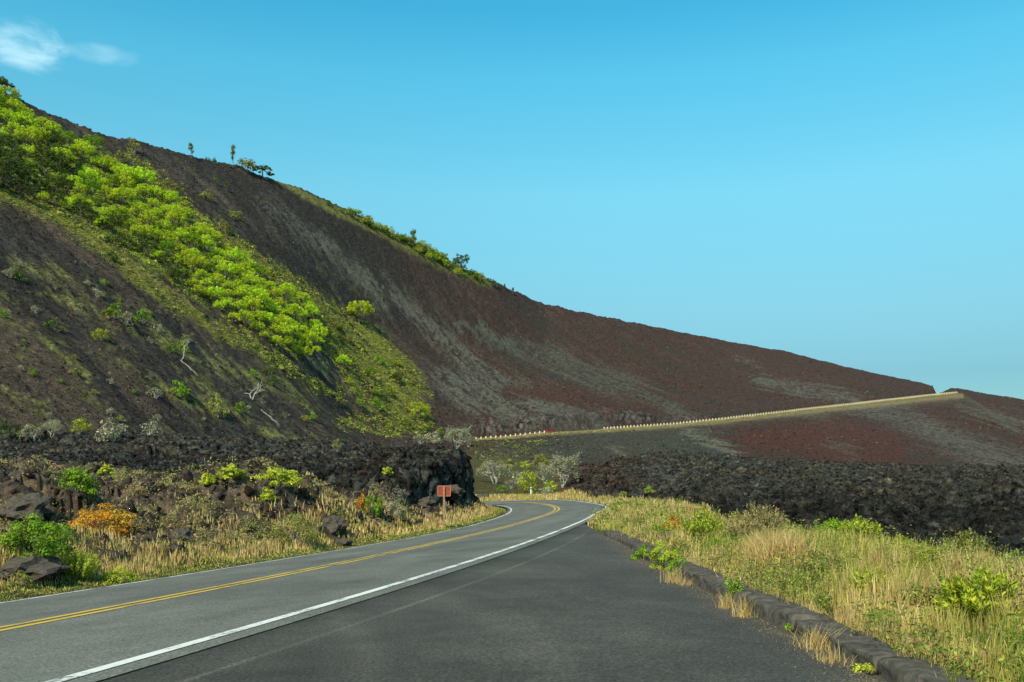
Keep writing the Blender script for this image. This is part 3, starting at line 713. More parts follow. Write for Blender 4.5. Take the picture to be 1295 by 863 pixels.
# ------------------------------------------------------------------ vegetation
def leaves(P,Nn,L,W,cols_,rg,curl=.0):
    """rhombic leaves at P facing Nn"""
    n=len(P);Nn=Nn/(np.linalg.norm(Nn,axis=1)[:,None]+1e-9)
    r=rg.normal(size=(n,3));a=np.cross(Nn,r);a/=np.linalg.norm(a,axis=1)[:,None]+1e-9;b=np.cross(Nn,a)
    L=np.broadcast_to(np.asarray(L,float).reshape(-1,1),(n,1));W=np.broadcast_to(np.asarray(W,float).reshape(-1,1),(n,1))
    V_=np.stack([P-a*L*.5,P+b*W*.5+Nn*curl*L,P+a*L*.5,P-b*W*.5+Nn*curl*L],1).reshape(-1,3)
    q=np.arange(4*n).reshape(n,4);return V_,q,np.repeat(cols_,4,0)
def leaf_cloud(rg,n,ncl,rad,leaf,pal,clump=.33,flat=.75,spread=1.,hollow=.0,base=.25):
    """a crown of ncl clumps. radii rad (x,y,z), base lifted by `base`"""
    th=rg.uniform(0,2*np.pi,ncl);u=rg.uniform(-.25,1,ncl)**1;rr=np.sqrt(np.clip(1-u*u,0,1))
    k=rg.uniform(.55,.95,ncl)
    C_=np.stack([np.cos(th)*rr*k,np.sin(th)*rr*k,u*k],1)
    cr=clump*rg.uniform(.65,1.3,ncl)
    ci=rg.integers(0,ncl,n);d=rg.normal(size=(n,3));d/=np.linalg.norm(d,axis=1)[:,None]
    d[:,2]=np.abs(d[:,2])*np.where(rg.random(n)<.72,1,-1)
    r=cr[ci]*rg.uniform(.55,1.05,n)**.6
    P=C_[ci]+d*r[:,None]*np.array([1,1,flat])
    P=P*np.array(rad)+np.array([0,0,rad[2]*base])
    P[:,2]=np.maximum(P[:,2],.02)
    Nn=d*1.+rg.normal(size=(n,3))*.35+np.array([0,0,.3])
    pal=np.array(pal);cm=rg.uniform(.7,1.25,ncl)
    c1=pal[rg.integers(0,len(pal),ncl)];c2=pal[rg.integers(0,len(pal),n)]
    cl=(c1[ci]*.6+c2*.4)*(cm[ci]*rg.uniform(.75,1.3,n))[:,None]
    lf=leaf*rg.uniform(.6,1.3,n)
    V_,q,c_=leaves(P,Nn,lf,lf*.55,cl,rg,.08)
    return V_,q,c_,C_*np.array(rad)+np.array([0,0,rad[2]*base])
def stems(rg,tips,h0,r0,k=5,bend=.25,base=None):
    m=MB()
    for t in tips:
        t=Vector(t);b=Vector((rg.normal()*r0*1.2,rg.normal()*r0*1.2,-.1*h0)) if base is None else Vector(base)
        mid=b.lerp(t,.5)+Vector((rg.normal(),rg.normal(),rg.normal()*.4))*bend*(t-b).length*.35
        m.tube([b,mid,t],[r0,r0*.65,r0*.2],k)
    return m
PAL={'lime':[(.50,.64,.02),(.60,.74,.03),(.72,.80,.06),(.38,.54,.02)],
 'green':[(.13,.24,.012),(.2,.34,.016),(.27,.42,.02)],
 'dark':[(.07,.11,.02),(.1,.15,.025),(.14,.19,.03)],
 'olive':[(.22,.23,.05),(.30,.29,.07),(.36,.35,.08)],
 'yellow':[(.42,.48,.03),(.56,.56,.05),(.28,.38,.025)],
 'orange':[(.62,.30,.02),(.55,.2,.02),(.65,.4,.04),(.4,.28,.03)],
 'silver':[(.40,.38,.22),(.50,.46,.3),(.32,.32,.16)],
 'grey':[(.2,.19,.13),(.27,.25,.18),(.16,.15,.1)],
 'straw':[(.45,.34,.15),(.38,.27,.1),(.33,.3,.12)]}
def crown_mesh(name,seed,n,ncl,rad,leaf,pal,mat='leaf',**k):
    rg=np.random.default_rng(seed);V_,q,c_,C_=leaf_cloud(rg,n,ncl,rad,leaf,PAL[pal],**k)
    return mesh_np(name,V_,[q],c_,[M[mat]]),C_
def tree_proto(seed,pal,n=1500,ncl=26,rad=(.5,.5,.5),leaf=.06,trunk=.35,bark='bark',clump=.3,flat=.75):
    """unit tree: crown width about 1, base at 0"""
    me,C_=crown_mesh('crown',seed,n,ncl,rad,leaf,pal,clump=clump,flat=flat,base=1.0+trunk)
    rg=np.random.default_rng(seed+5);m=MB()
    m.tube([(0,0,-.15),(.01,.02,trunk*.6),(.02,.0,trunk+rad[2]*.5)],[.035,.028,.018],7)
    for t in C_[:9]:m.tube([(.02,0,trunk*.8),tuple((Vector((.02,0,trunk*.9))+Vector(t))*.5),tuple(t)],[.018,.012,.004],5)
    return me,m.mesh('trunk',[M[bark]])
PROT={
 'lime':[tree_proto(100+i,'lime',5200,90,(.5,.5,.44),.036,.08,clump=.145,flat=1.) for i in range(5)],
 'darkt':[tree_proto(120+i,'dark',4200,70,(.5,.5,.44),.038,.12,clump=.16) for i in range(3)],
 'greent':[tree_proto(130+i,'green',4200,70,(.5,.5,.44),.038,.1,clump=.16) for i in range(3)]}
def shrub_proto(seed,pal,n=500,ncl=16,leaf=.09,bark='grey_bark',rad=(.5,.5,.55),clump=.34,nst=10):
    me,C_=crown_mesh('foliage',seed,n,ncl,rad,leaf,pal,clump=clump,base=.35)
    rg=np.random.default_rng(seed+5)
    return me,stems(rg,C_[:nst],.5,.014).mesh('stem',[M[bark]])
for k_,p_ in(('olive','olive'),('yel','yellow'),('silver','silver'),('grn','green'),('drk','dark'),('gry','grey')):
    PROT['s_'+k_]=[shrub_proto(200+i*7+len(k_)+ord(k_[0]),p_,420 if k_ in('silver','gry') else 700,bark='pale_bark' if k_ in('silver','gry') else 'grey_bark',nst=14) for i in range(3)]
for k_,p_ in(('olive','olive'),('yel','yellow'),('grn','green'),('gry','grey'),('straw','straw')):
    PROT['w_'+k_]=[shrub_proto(260+i*7+ord(k_[0]),p_,1900,ncl=40,leaf=.055,clump=.22,rad=(.5,.5,.5)) for i in range(2)]
def bare_proto(seed,depth=4,n0=3,spread=.55,lf=250,pal='silver',bark='pale_bark',trunk=.3):
    rg=np.random.default_rng(seed);m=MB();tips=[]
    def grow(p,d,l,r,k):
        q=p+d*l;mid=p.lerp(q,.5)+Vector(rg.normal(size=3))*l*.09
        m.tube([p,mid,q],[r,r*.82,r*.62],5 if k>1 else 6)
        if k>=depth:tips.append(tuple(q));return
        for _ in range(int(rg.integers(2,4))):
            nd=(d+Vector(rg.normal(size=3))*spread+Vector((0,0,.12))).normalized();grow(q,nd,l*rg.uniform(.6,.85),r*.6,k+1)
        if k>1:tips.append(tuple(q))
    for i in range(n0):
        a=2*math.pi*i/n0+rg.uniform(-.4,.4)
        grow(Vector((0,0,-.05)),Vector((math.cos(a)*.4,math.sin(a)*.4,1)).normalized(),trunk,.028,0)
    tips=np.array(tips);ci=rg.integers(0,len(tips),lf)
    P=tips[ci]+rg.normal(size=(lf,3))*.045;cl=np.array(PAL[pal])[rg.integers(0,3,lf)]*rg.uniform(.7,1.2,(lf,1))
    V_,q,c_=leaves(P,rg.normal(size=(lf,3))+np.array([0,0,.5]),.05,.028,cl,rg)
    return mesh_np('foliage',V_,[q],c_,[M['leaf']]),m.mesh('branches',[M[bark]])
PROT['bare']=[bare_proto(300+i,5,3,.5,2200) for i in range(3)]
PROT['dead']=[bare_proto(320,4,1,.45,60,trunk=.34),bare_proto(321,4,2,.5,60,trunk=.3)]
def column_proto(seed):
    rg=np.random.default_rng(seed);m=MB();m.tube([(0,0,-.1),(.02,.01,.5),(.0,.02,1.0)],[.03,.022,.008],6);P=[]
    for i in range(16):
        z=rg.uniform(.3,1.0);a=rg.uniform(0,6.28);l=rg.uniform(.08,.26)*(1.15-z*.6);t=(math.cos(a)*l,math.sin(a)*l,z+l*.5)
        m.tube([(0,0,z),t],[.01,.004],4);P.append(np.array(t)+rg.normal(size=(45,3))*.05)
    P=np.concatenate(P);n=len(P);cl=np.array(PAL['dark']+PAL['olive'])[rg.integers(0,6,n)]*rg.uniform(.7,1.2,(n,1))
    V_,q,c_=leaves(P,rg.normal(size=(n,3))+np.array([0,0,.5]),.07,.04,cl,rg)
    return mesh_np('foliage',V_,[q],c_,[M['leaf']]),m.mesh('branches',[M['bark']])
PROT['thin']=[column_proto(330+i) for i in range(3)]
PROT['umb']=[tree_proto(345,'dark',1500,22,(.5,.5,.2),.05,.42,clump=.15,flat=.7)]
PARTN={'lime':('crown','trunk'),'darkt':('crown','trunk'),'greent':('crown','trunk')}
def place(kind,name,loc,sc,label,cat,group=None,rz=None,var=None,tilt=0):
    pr=PROT[kind];a,b=pr[random.randrange(len(pr)) if var is None else var%len(pr)]
    o=empty(name,loc,random.uniform(0,6.28) if rz is None else rz,sc);tag(o,label,cat,group)
    if tilt:o.rotation_euler[1]=tilt
    pa=PARTN.get(kind,('foliage','branches' if kind in('bare','dead','thin','umb') else 'stem'))
    link(pa[0],a,o);link(pa[1],b,o);return o
def put(kind,name,px,py,wpx,label,cat,group=None,hk=1.,**k):
    x,y,z=ground_at(px,py);s=wpx*y/F;return place(kind,name,(x,y,z-.04*s),(s,s,s*hk),label,cat,group,**k)

# the belt of bright trees on the slope
top_=[(-40,75),(0,122),(40,146),(100,182),(150,215),(200,240),(250,285),(300,322),(335,345),(350,372),(385,380),(405,430)]
bot_=[(-40,205),(0,240),(60,262),(90,268),(140,300),(200,342),(260,385),(300,410),(340,435),(390,458),(405,440)]
def inbelt(x,y):
    return np.interp(x,[p[0] for p in top_],[p[1] for p in top_])+4<y<np.interp(x,[p[0] for p in bot_],[p[1] for p in bot_])
pts=[];tries=0
while len(pts)<290 and tries<60000:
    tries+=1;x=random.uniform(-30,402);y=random.uniform(90,460)
    if not inbelt(x,y):continue
    dm=np.interp(x,[0,400],[13,10])
    if all((x-a)**2+(y-b)**2>dm*dm for a,b in pts):pts.append((x,y))
DL='{} tree packed among others in the bright belt on the slope'
for x,y in pts:
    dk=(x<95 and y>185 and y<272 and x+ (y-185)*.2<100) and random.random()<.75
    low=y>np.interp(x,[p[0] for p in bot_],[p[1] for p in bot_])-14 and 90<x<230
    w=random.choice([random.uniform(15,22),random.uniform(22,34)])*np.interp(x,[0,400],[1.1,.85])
    if dk or (low and random.random()<.6):put('darkt','broadleaf_tree',x,y+4,w,'dark green tree at the lower edge of the bright belt on the slope','tree','dark trees of the hillside belt')
    elif random.random()<.13:put('greent','broadleaf_tree',x,y+4,w,'mid green tree packed among the lime trees of the hillside belt','tree','mid green trees of the hillside belt')
    else:put('lime','broadleaf_tree',x,y+4,w,'lime green leafy tree packed in the bright belt on the hillside','tree','lime green trees of the hillside belt')

# single trees on and near the skyline
def sk(px,kind,w,label,dy=0,hk=1.,cat='tree',name=None,**k):
    j=int(np.searchsorted(cols,px));col=PYf[:,j];i=int(np.argmin(np.where((rows>60),col,1e9)))
    i=max(0,i-2);x,y,z=VX[i,j],VY[i,j],Z[i,j];s=w*y/F
    nm=name or {'thin':'slender_tree','umb':'umbrella_tree','s_olive':'shrub','s_drk':'shrub','s_yel':'shrub','darkt':'bushy_tree','greent':'bushy_tree','dead':'dead_tree','s_grn':'shrub'}.get(kind,'tree')
    return place(kind,nm,(x,y,z-dy*s),(s,s,s*hk),label,cat,None,**k)
sk(7,'umb',24,'tall leaning tree at the top left end of the skyline',hk=1.7,tilt=-.15)
sk(20,'umb',11,'small flat-topped tree just right of the tall leaning skyline tree',hk=1.9)
sk(2,'darkt',20,'dark bushy tree at the left end of the skyline')
sk(331,'umb',32,'wide-crowned umbrella tree, largest on the skyline',hk=1.1,rz=1.)
sk(312,'s_olive',26,'olive shrub on the skyline touching the umbrella tree on its left',dy=.1)
sk(293,'thin',14,'slender dark skyline tree nearest left of the umbrella tree',hk=1.9)
sk(288,'s_drk',7,'tiny dark shrub at the foot of the slender skyline tree')
sk(272,'s_drk',9,'small dark round bush on the skyline, second left of the umbrella tree',hk=1.3)
sk(261,'s_drk',7,'tiny upright dark bush on the skyline between two thin trees')
sk(241,'thin',14,'lone thin sapling highest up on the bare skyline',hk=1.3)
sk(417,'s_drk',10,'small dark bush halfway down the skyline below the umbrella tree')
sk(464,'s_drk',13,'dark rounded shrub where the green skyline fringe begins')
sk(521,'thin',18,'dark conical tree standing out of the green skyline fringe',hk=1.3)
sk(533,'s_drk',11,'dark bush beside the conical skyline tree')
sk(583,'darkt',24,'dark two-headed tree at the lower end of the green skyline fringe')
sk(572,'s_drk',10,'small dark bush left of the two-headed skyline tree')
sk(618,'s_drk',15,'wind-bent dark shrub on the skyline below the green fringe',hk=.7)
sk(627,'s_drk',8,'small shrub touching the wind-bent skyline shrub')
sk(638,'thin',7,'tiny sapling near the lower end of the skyline trees')
sk(648,'thin',8,'last small sapling on the skyline before the bare ridge')
sk(122,'s_drk',5,'tiny bush on the bare black skyline near the upper left')
sk(1276,'dead',5,'tiny bare sapling on the ridge at the right edge of the photo')
for i,px in enumerate([430,441,452,473,483,492,501,509,516,527,540,549,557,566,577,594,604]):
    sk(px+random.uniform(-2,2),random.choice(['s_olive','s_yel','s_grn']),random.uniform(10,17)*(1 if px>460 else .6),'low green shrub in the fringe along the hill skyline',dy=.15,cat='shrub').__setitem__('group','shrubs of the green skyline fringe')
for i in range(46):
    px=random.uniform(440,606);py=np.interp(px,[430,560,606],[264,328,353])+random.uniform(1,10)*np.interp(px,[440,520,580,606],[.4,1,1.2,.4])
    put(random.choice(['s_olive','s_yel','s_yel','s_grn']),'shrub',px,py,random.uniform(9,16),'low green shrub in the fringe along the hill skyline','shrub','shrubs of the green skyline fringe')
# shrubs and trees on the slope, one by one
HS=[('s_olive',150,206,20,'olive feathery tree above the right end of the dark tree patch','feathery_tree'),
('s_olive',168,196,16,'thin olive tree on the dark slope at the upper edge of the belt','feathery_tree'),
('s_olive',262,255,19,'rounded golden-olive shrub on the dark slope, upper one of two','shrub'),
('s_olive',296,279,20,'golden-olive shrub on the dark slope right above the belt','shrub'),
('s_yel',235,262,13,'small bright lime bush at the upper edge of the belt','shrub'),
('s_olive',212,247,26,'olive bush patch between the dark slope and the bright belt','shrub'),
('s_olive',285,297,20,'dull olive bush along the upper belt edge below the golden shrub','shrub'),
('lime',454,412,36,'isolated round lime tree at the upper edge of the green wedge','broadleaf_tree'),
('lime',402,440,16,'small lime tree at the lower tip of the belt','broadleaf_tree'),
('lime',434,468,22,'bright lime bush low on the green wedge, left one','shrub'),
('s_yel',440,488,14,'yellow-orange tinted bush on the green wedge','shrub'),
('greent',468,480,18,'mid green bush in the middle of the green wedge','shrub'),
('s_grn',478,462,16,'small green bush high on the green wedge','shrub'),
('s_grn',475,520,20,'green bush near the foot of the green wedge','shrub'),
('s_yel',528,530,28,'broad yellow-green shrub at the right foot of the green wedge','shrub'),
('s_drk',140,310,20,'dark round bush just below the belt, upper one','shrub'),
('s_drk',138,332,20,'dark round bush on the grassy strip below the belt','shrub'),
('s_silver',12,352,18,'pale bush at the left edge beside a dark green one','shrub'),
('s_drk',24,358,24,'dark green bush high on the brown slope at the left','shrub'),
('s_drk',68,418,24,'dark green bush casting a shadow on the brown slope','shrub'),
('s_grn',3,405,14,'small green bush cut by the left edge on the slope','shrub'),
('s_silver',122,380,16,'pale grey-green bush at the head of a green thicket','shrub'),
('s_grn',145,404,28,'bright green bush in the thicket on the brown slope','shrub'),
('s_silver',158,412,24,'grey-green bush right of the bright thicket bush','shrub'),
('s_grn',178,410,24,'green shrub at the right end of the slope thicket','shrub'),
('s_yel',128,432,22,'yellow-green bush below the slope thicket','shrub'),
('s_silver',198,420,18,'pale low bush right of the slope thicket','shrub'),
('s_grn',212,446,16,'small green bush left of the fallen white tree','shrub'),
('s_grn',320,478,14,'small round green bush left of the dark shrub pair','shrub'),
('s_drk',340,478,20,'dark green shrub above the forked white tree','shrub'),
('s_drk',342,489,16,'dark lower shrub with a black shadow above the forked white tree','shrub'),
('s_grn',224,502,28,'rounded green shrub with grey twigs mid slope','shrub'),
('s_silver',196,504,22,'pale grey shrub left of the rounded green shrub','shrub'),
('s_silver',276,520,10,'upright pale snag in a grassy patch','shrub'),
('s_grn',303,524,20,'green bush at the foot of the forked white tree','shrub'),
('s_olive',275,530,22,'straw-green shrub below the upright pale snag','shrub'),
('s_drk',53,520,7,'tiny columnar shrub alone on the brown slope','shrub'),
('s_yel',102,548,26,'yellow-green bush between the pale bushes above the lava band','shrub'),
('s_drk',8,555,32,'dark green bush at the left edge above the lava band','shrub'),
('s_silver',38,560,38,'wide silvery bush at the left above the lava band','shrub'),
('bare',66,556,24,'twiggy grey shrub between silvery bush and yellow-green bush','shrub'),
('s_silver',148,559,44,'wide silver-grey shrub resting on the lava band','shrub'),
('s_silver',187,553,30,'silver and green bush right of the wide silver-grey shrub','shrub'),
('s_olive',425,572,12,'small upright olive shrub near the left end of the bluff','shrub')]
for k_,px,py,w,lb,nm in HS:
    put(k_,nm,px,py,w,lb,'tree' if 'tree' in nm else 'shrub',hk=1.9 if 'columnar' in lb or 'upright' in lb or 'thin olive' in lb else 1.0)
put('dead','dead_tree',228,455,34,'fallen-looking white dead tree with a green sapling behind it, upper of two','dead tree',var=0)
put('s_grn','sapling',232,447,14,'grey-green sapling standing behind the white dead tree','tree',hk=1.7)
put('dead','dead_tree',318,508,34,'forked white dead tree on the lower brown slope','dead tree',var=1)
def log(px,py,l,lb):
    x,y,z=ground_at(px,py);L=l*y/F;o=empty('fallen_log',(x,y,z));tag(o,lb,'log')
    def p(t,o2=0):
        X=x+L*t*.95;Y=y-L*t*.25+o2*L*.1;return (X-x,Y-y,on_ground(X,Y)-z+.02*L)
    wig=[random.uniform(-.5,.5) for _ in range(9)]
    link('log',MB().tube([p(i/8,wig[i]) for i in range(9)],[.02*L*(1-i/10) for i in range(9)],6).mesh('log',[M['pale_bark']]),o)
    for t0,sg in((.3,1),(.45,-1),(.6,1),(.75,-1)):
        link('branch',MB().tube([p(t0),p(t0+.14,sg*.9),p(t0+.3,sg*1.2)],[.009*L,.007*L,.002*L],5).mesh('branch',[M['pale_bark']]),o)
log(228,457,26,'bleached log lying below the upper white dead tree')
log(330,520,26,'bleached log lying right of the forked white dead tree')
for i in range(60):
    x=random.uniform(395,550);y=random.uniform(395,545)
    t_=np.interp(x,[395,450,500,550],[395,425,460,510]);b_=np.interp(x,[395,430,460,550],[455,520,548,545])
    if not(t_<y<b_):continue
    put(random.choice(['s_yel','s_grn','s_olive','s_yel','s_drk']),'shrub',x,y,random.uniform(7,17),'small bush among many on the green wedge below the belt','shrub','bushes of the green wedge')
# scattered tiny shrubs nothing tells apart
for i in range(90):
    x=random.uniform(0,440);y=random.uniform(330,550)
    if y<np.interp(x,[0,440],[290,520]) or random.random()<.2 or PYf[:,int(np.searchsorted(cols,x))][rows>60].min()>y:continue
    put(random.choice(['s_olive','s_silver','s_grn','s_gry' if 's_gry' in PROT else 's_olive']),'shrub',x,y,random.uniform(6,14),'tiny scrubby bush dotted over the brown lower slope','shrub','tiny bushes on the brown slope')
for i in range(16):
    x,y=random.choice([(220,210),(238,222),(250,238),(272,237),(286,245),(248,219),(345,258),(700,527),(655,520),(735,500),(1050,497),(1071,504),(1239,545),(1249,546),(900,520),(870,505)])
for (x,y,w) in [(224,212,5),(245,221,6),(238,224,5),(272,237,8),(286,244,8),(336,261,5),(612,418,4),(1045,500,4),(1071,506,3),(1239,546,4),(1249,547,5)]:
    put('thin','sapling',x,y,w,'tiny pale sapling alone on the bare dark slope','sapling','pale saplings on the bare slope',hk=1.8)
# trees beyond the bend
BB=[('bare',712,616,47,1.,'large silver tree with white branches beyond the bend','silver_tree'),
('bare',688,612,29,.9,'leaning grey-white tree just left of the large silver tree','silver_tree'),
('bare',625,612,40,.8,'spreading pale tree right beside the end of the bluff','silver_tree'),
('s_silver',655,612,26,1.,'grey-green shrub between the pale tree and the lime sapling','shrub'),
('s_yel',668,622,30,1.3,'young lime tree just left of the white marker post','young_tree'),
('s_yel',695,622,20,1.,'lime bush with a yellow foot below the large silver tree','shrub'),
('s_silver',686,626,24,.7,'low silvery shrub right of the white marker post','shrub'),
('s_silver',645,618,20,.8,'low grey bush left of the young lime tree','shrub'),
('s_yel',662,593,16,.9,'bright green bush upslope of the young lime tree','shrub'),
('s_olive',640,596,26,.9,'olive tree on the slope above the spreading pale tree','shrub'),
('s_olive',682,592,28,1.,'olive bush upslope left of the large silver tree','shrub'),
('s_grn',634,622,16,.7,'small green bush at the base of the bluff end','shrub'),
('s_yel',820,626,14,.9,'green bush at the far end of the right verge','shrub'),
('s_yel',785,628,12,.8,'small green tuft bush on the verge right of the bend','shrub'),
('bare',570,568,40,.8,'bleached tree behind the top right of the bluff','silver_tree'),
('bare',592,566,24,.7,'small bleached tree at the rim above the sign','silver_tree'),
('s_silver',545,561,26,.9,'silvery bush behind the middle of the bluff','shrub'),
('s_grn',576,556,18,1.,'green sapling bush above the bleached tree','shrub'),
('s_grn',556,553,16,.9,'green bush on the left of the bleached tree','shrub'),
('s_silver',530,562,20,.9,'grey bush on the rim left of the silvery bush','shrub')]
for k_,px,py,w,hk,lb,nm in BB:
    put(k_,nm,px,py,w,lb,'tree' if 'tree' in nm else 'shrub',hk=hk)

# close shrubs, each its own mesh
def shoot_cloud(rg,n,nsh,rad,leaf,pal,clump=0,flat=1,base=.0):
    # upright leafy shoots fanning out of one base
    u=rg.random(nsh)**.6;a=rg.uniform(0,2*np.pi,nsh)
    T_=np.stack([np.cos(a)*u,np.sin(a)*u,np.sqrt(np.clip(1.15-u*u*.8,0,2))*rg.uniform(.7,1.08,nsh)],1)*np.array(rad)
    B_=T_*np.array([.35,.35,.0])
    ci=rg.integers(0,nsh,n);t=rg.random(n)**.55
    P=B_[ci]*(1-t[:,None])+T_[ci]*t[:,None];D=T_[ci]-B_[ci];D/=np.linalg.norm(D,axis=1)[:,None]
    off=rg.normal(size=(n,3));off-=D*(off*D).sum(1)[:,None];off/=np.linalg.norm(off,axis=1)[:,None]
    ax=D*.8+off*.75;ax/=np.linalg.norm(ax,axis=1)[:,None]
    lf=(leaf*rg.uniform(.6,1.3,n)*(1.1-.35*t))[:,None]
    P=P+off*lf*.35;b=np.cross(ax,off);b/=np.linalg.norm(b,axis=1)[:,None]+1e-9
    pal=np.array(pal);cs=pal[rg.integers(0,len(pal),nsh)]*rg.uniform(.75,1.2,(nsh,1))
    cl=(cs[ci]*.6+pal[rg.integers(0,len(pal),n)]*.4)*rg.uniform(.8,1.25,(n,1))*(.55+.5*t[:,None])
    V_=np.stack([P-ax*lf*.4,P+b*lf*.17,P+ax*lf*.6,P-b*lf*.17],1).reshape(-1,3)
    return V_,np.arange(4*n).reshape(n,4),np.repeat(cl,4,0),T_
SHOOTS=('spiky shoots','upright shoots','feathery','reaching onto','cut by the right edge beside','spreading bush','yellow-green weedy bush','loose olive','weedy shrub right')
def big_shrub(px,py,wpx,hpx,pal,n,leaf,label,seed,ncl=40,clump=.26,name='shrub',pal2=None,grey=False,cat='shrub',XY=None,aspect=.55):
    if XY is None:x,y,z=ground_at(px,py)
    else:x,y=XY;z=on_ground(x,y)
    w=wpx*y/F;h=hpx*y/F
    rg=np.random.default_rng(seed);rad=(w*.5,w*.5,h*.72)
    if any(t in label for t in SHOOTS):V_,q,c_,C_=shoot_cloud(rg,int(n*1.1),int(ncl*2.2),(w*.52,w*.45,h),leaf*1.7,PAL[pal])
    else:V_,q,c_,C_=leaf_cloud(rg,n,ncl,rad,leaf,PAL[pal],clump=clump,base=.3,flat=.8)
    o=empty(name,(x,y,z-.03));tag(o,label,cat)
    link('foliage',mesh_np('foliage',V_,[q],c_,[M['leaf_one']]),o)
    link('stem',stems(rg,C_[:26],h,max(.006,.012*h),5).mesh('stem',[M['grey_bark']]),o)
    return o
BS=[(48,712,92,58,'green',9000,.05,'rounded vivid green bush at the left edge above black rock'),
(132,676,82,40,'orange',7000,.05,'orange-yellow flowering-looking bush on the dark mounds'),
(96,648,52,34,'green',3500,.06,'dark green bush behind the orange bush'),
(98,732,62,36,'yellow',5000,.035,'yellow-green weedy shrub right below the vivid green bush'),
(264,613,20,16,'yellow',900,.1,'small yellow-green bush behind the mounds, leftmost of a row'),
(292,613,36,18,'yellow',1400,.1,'yellow-green bush second in the row behind the mounds'),
(134,604,22,16,'yellow',700,.12,'yellow-green bush against the black lava band'),
(352,616,62,26,'yellow',2400,.09,'broad yellow-green bush on top of the largest mound'),
(336,634,22,18,'yellow',900,.08,'small yellow bush on the shoulder of the largest mound'),
(372,690,66,46,'olive',5000,.05,'green and grey bush at the foot of the largest mound'),
(455,652,18,28,'orange',900,.08,'orange-tipped bush left of the bluff foot'),
(470,655,26,30,'green',1400,.08,'dull green bush touching the orange-tipped bush'),
(497,656,28,24,'silver',1200,.08,'grey shrub right of the dull green bush'),
(488,604,16,12,'yellow',500,.1,'small yellow-green bush on the bluff top'),
(575,641,16,24,'dark',800,.08,'dark green bush right behind the sign post'),
(150,737,44,24,'yellow',2600,.03,'low yellow-green weeds beside the road edge at left'),
(22,745,40,24,'olive',1600,.035,'olive tuft below the black rock at the left edge'),
(505,640,26,26,'grey',900,.08,'grey twiggy shrub at the left foot of the bluff'),
(888,690,56,42,'yellow',5200,.05,'upright green shrub with spiky shoots on the right verge'),
(850,682,34,34,'orange',1800,.05,'orange-brown dry shrub left of the spiky green shrub'),
(905,707,30,30,'green',2200,.04,'dark green clump in front of the spiky green shrub'),
(960,692,96,52,'straw',6500,.045,'large feathery straw-green bush on the right verge'),
(1052,684,50,30,'green',3200,.05,'dark green bush on the verge against the lava'),
(1086,690,60,36,'yellow',3600,.045,'light green spreading bush right of the dark verge bush'),
(1140,712,66,30,'yellow',3600,.04,'low light green bush reaching onto the lava'),
(1222,722,62,50,'olive',4200,.04,'loose olive bush with grey twigs near the right edge'),
(1282,730,40,36,'green',2600,.04,'green bush cut by the right edge, furthest back'),
(1240,802,112,78,'yellow',11000,.04,'large lime shrub with upright shoots near the right edge'),
(1165,790,70,56,'olive',5000,.03,'olive weedy bush left of the large lime shrub'),
(1282,812,46,44,'yellow',2400,.035,'lime shrub cut by the right edge beside the large lime shrub'),
(1040,745,80,52,'olive',6000,.03,'olive leafy bush in the middle of the right verge'),
(985,720,60,40,'olive',4000,.035,'green-brown bush behind the pale grass tussock'),
(1100,770,66,48,'yellow',4600,.028,'yellow-green weedy bush behind the near kerb')]
for i,(px,py,w,h,pal,n,lf,lb) in enumerate(BS):
    big_shrub(px,py,w,h,pal,n,lf,lb,500+i,ncl=int(22+w*.35))
# weeds rooted in the gutter in front of the kerb
def gutter(y,w,h,pal,n,lb,seed,lf=.025):
    w*=.95;h*=1.45;n=int(n*1.5)
    big_shrub(0,0,w*F/y,h*F/y,pal,n,lf,lb,seed,ncl=18,name='weed_clump',cat='weeds',XY=(apron_right(y)+.06,y))
gutter(16.2,.55,.34,'green',1700,'green weed clump spilling over the kerb, furthest one',801,.035)
gutter(14.6,.6,.4,'yellow',1700,'yellow-flowered green weeds swallowing the kerb',802,.035)
gutter(13.5,.45,.3,'green',1200,'round green weed at the near end of the overgrown kerb',803,.03)
gutter(10.3,.34,.3,'green',1100,'leafy green weed in the gutter beside dry straw tufts',804,.025)
gutter(8.25,.17,.2,'green',420,'single small green weed against the kerb face',805,.022)
gutter(6.35,.3,.2,'yellow',700,'small weed with dry stalks at the nearest part of the kerb',806,.02)

# ------------------------------------------------------------------ grass (nobody could count it)
def blades(X,Y,Zg,hgt,wid,cols_,rg,lean=.35):
    n=len(X);a=rg.uniform(0,2*np.pi,n);d=np.stack([np.cos(a),np.sin(a)],1)
    la=rg.uniform(0,2*np.pi,n);l=np.stack([np.cos(la),np.sin(la)],1)*(rg.random(n)*lean*hgt)[:,None]
    P=np.stack([X,Y,Zg-.03],1);w=d*wid[:,None]*.5
    b0=P.copy();b0[:,:2]-=w;b1=P.copy();b1[:,:2]+=w
    m=P.copy();m[:,:2]+=l*.35;m[:,2]+=hgt*.6
    m0=m.copy();m0[:,:2]-=w*.75;m1=m.copy();m1[:,:2]+=w*.75
    t=P.copy();t[:,:2]+=l;t[:,2]+=hgt
    V_=np.stack([b0,b1,m1,m0,t],1).reshape(-1,3);i=np.arange(n)*5
    q=np.stack([i,i+1,i+2,i+3],1);tr=np.stack([i+3,i+2,i+4],1)
    return V_,q,tr,np.repeat(cols_,5,0)
def sample(n,px0,px1,y0,y1,rg):
    px=rg.uniform(px0,px1,n);Y=y0*(y1/y0)**rg.random(n);return (px-CX)/F*Y,Y
STRAW=np.array([(.66,.47,.17),(.54,.36,.12),(.74,.58,.28),(.38,.25,.1)]);GREENG=np.array([(.22,.3,.035),(.14,.22,.025),(.32,.36,.05)]);MIXG=np.array([(.52,.46,.1),(.42,.4,.08),(.6,.5,.15)])
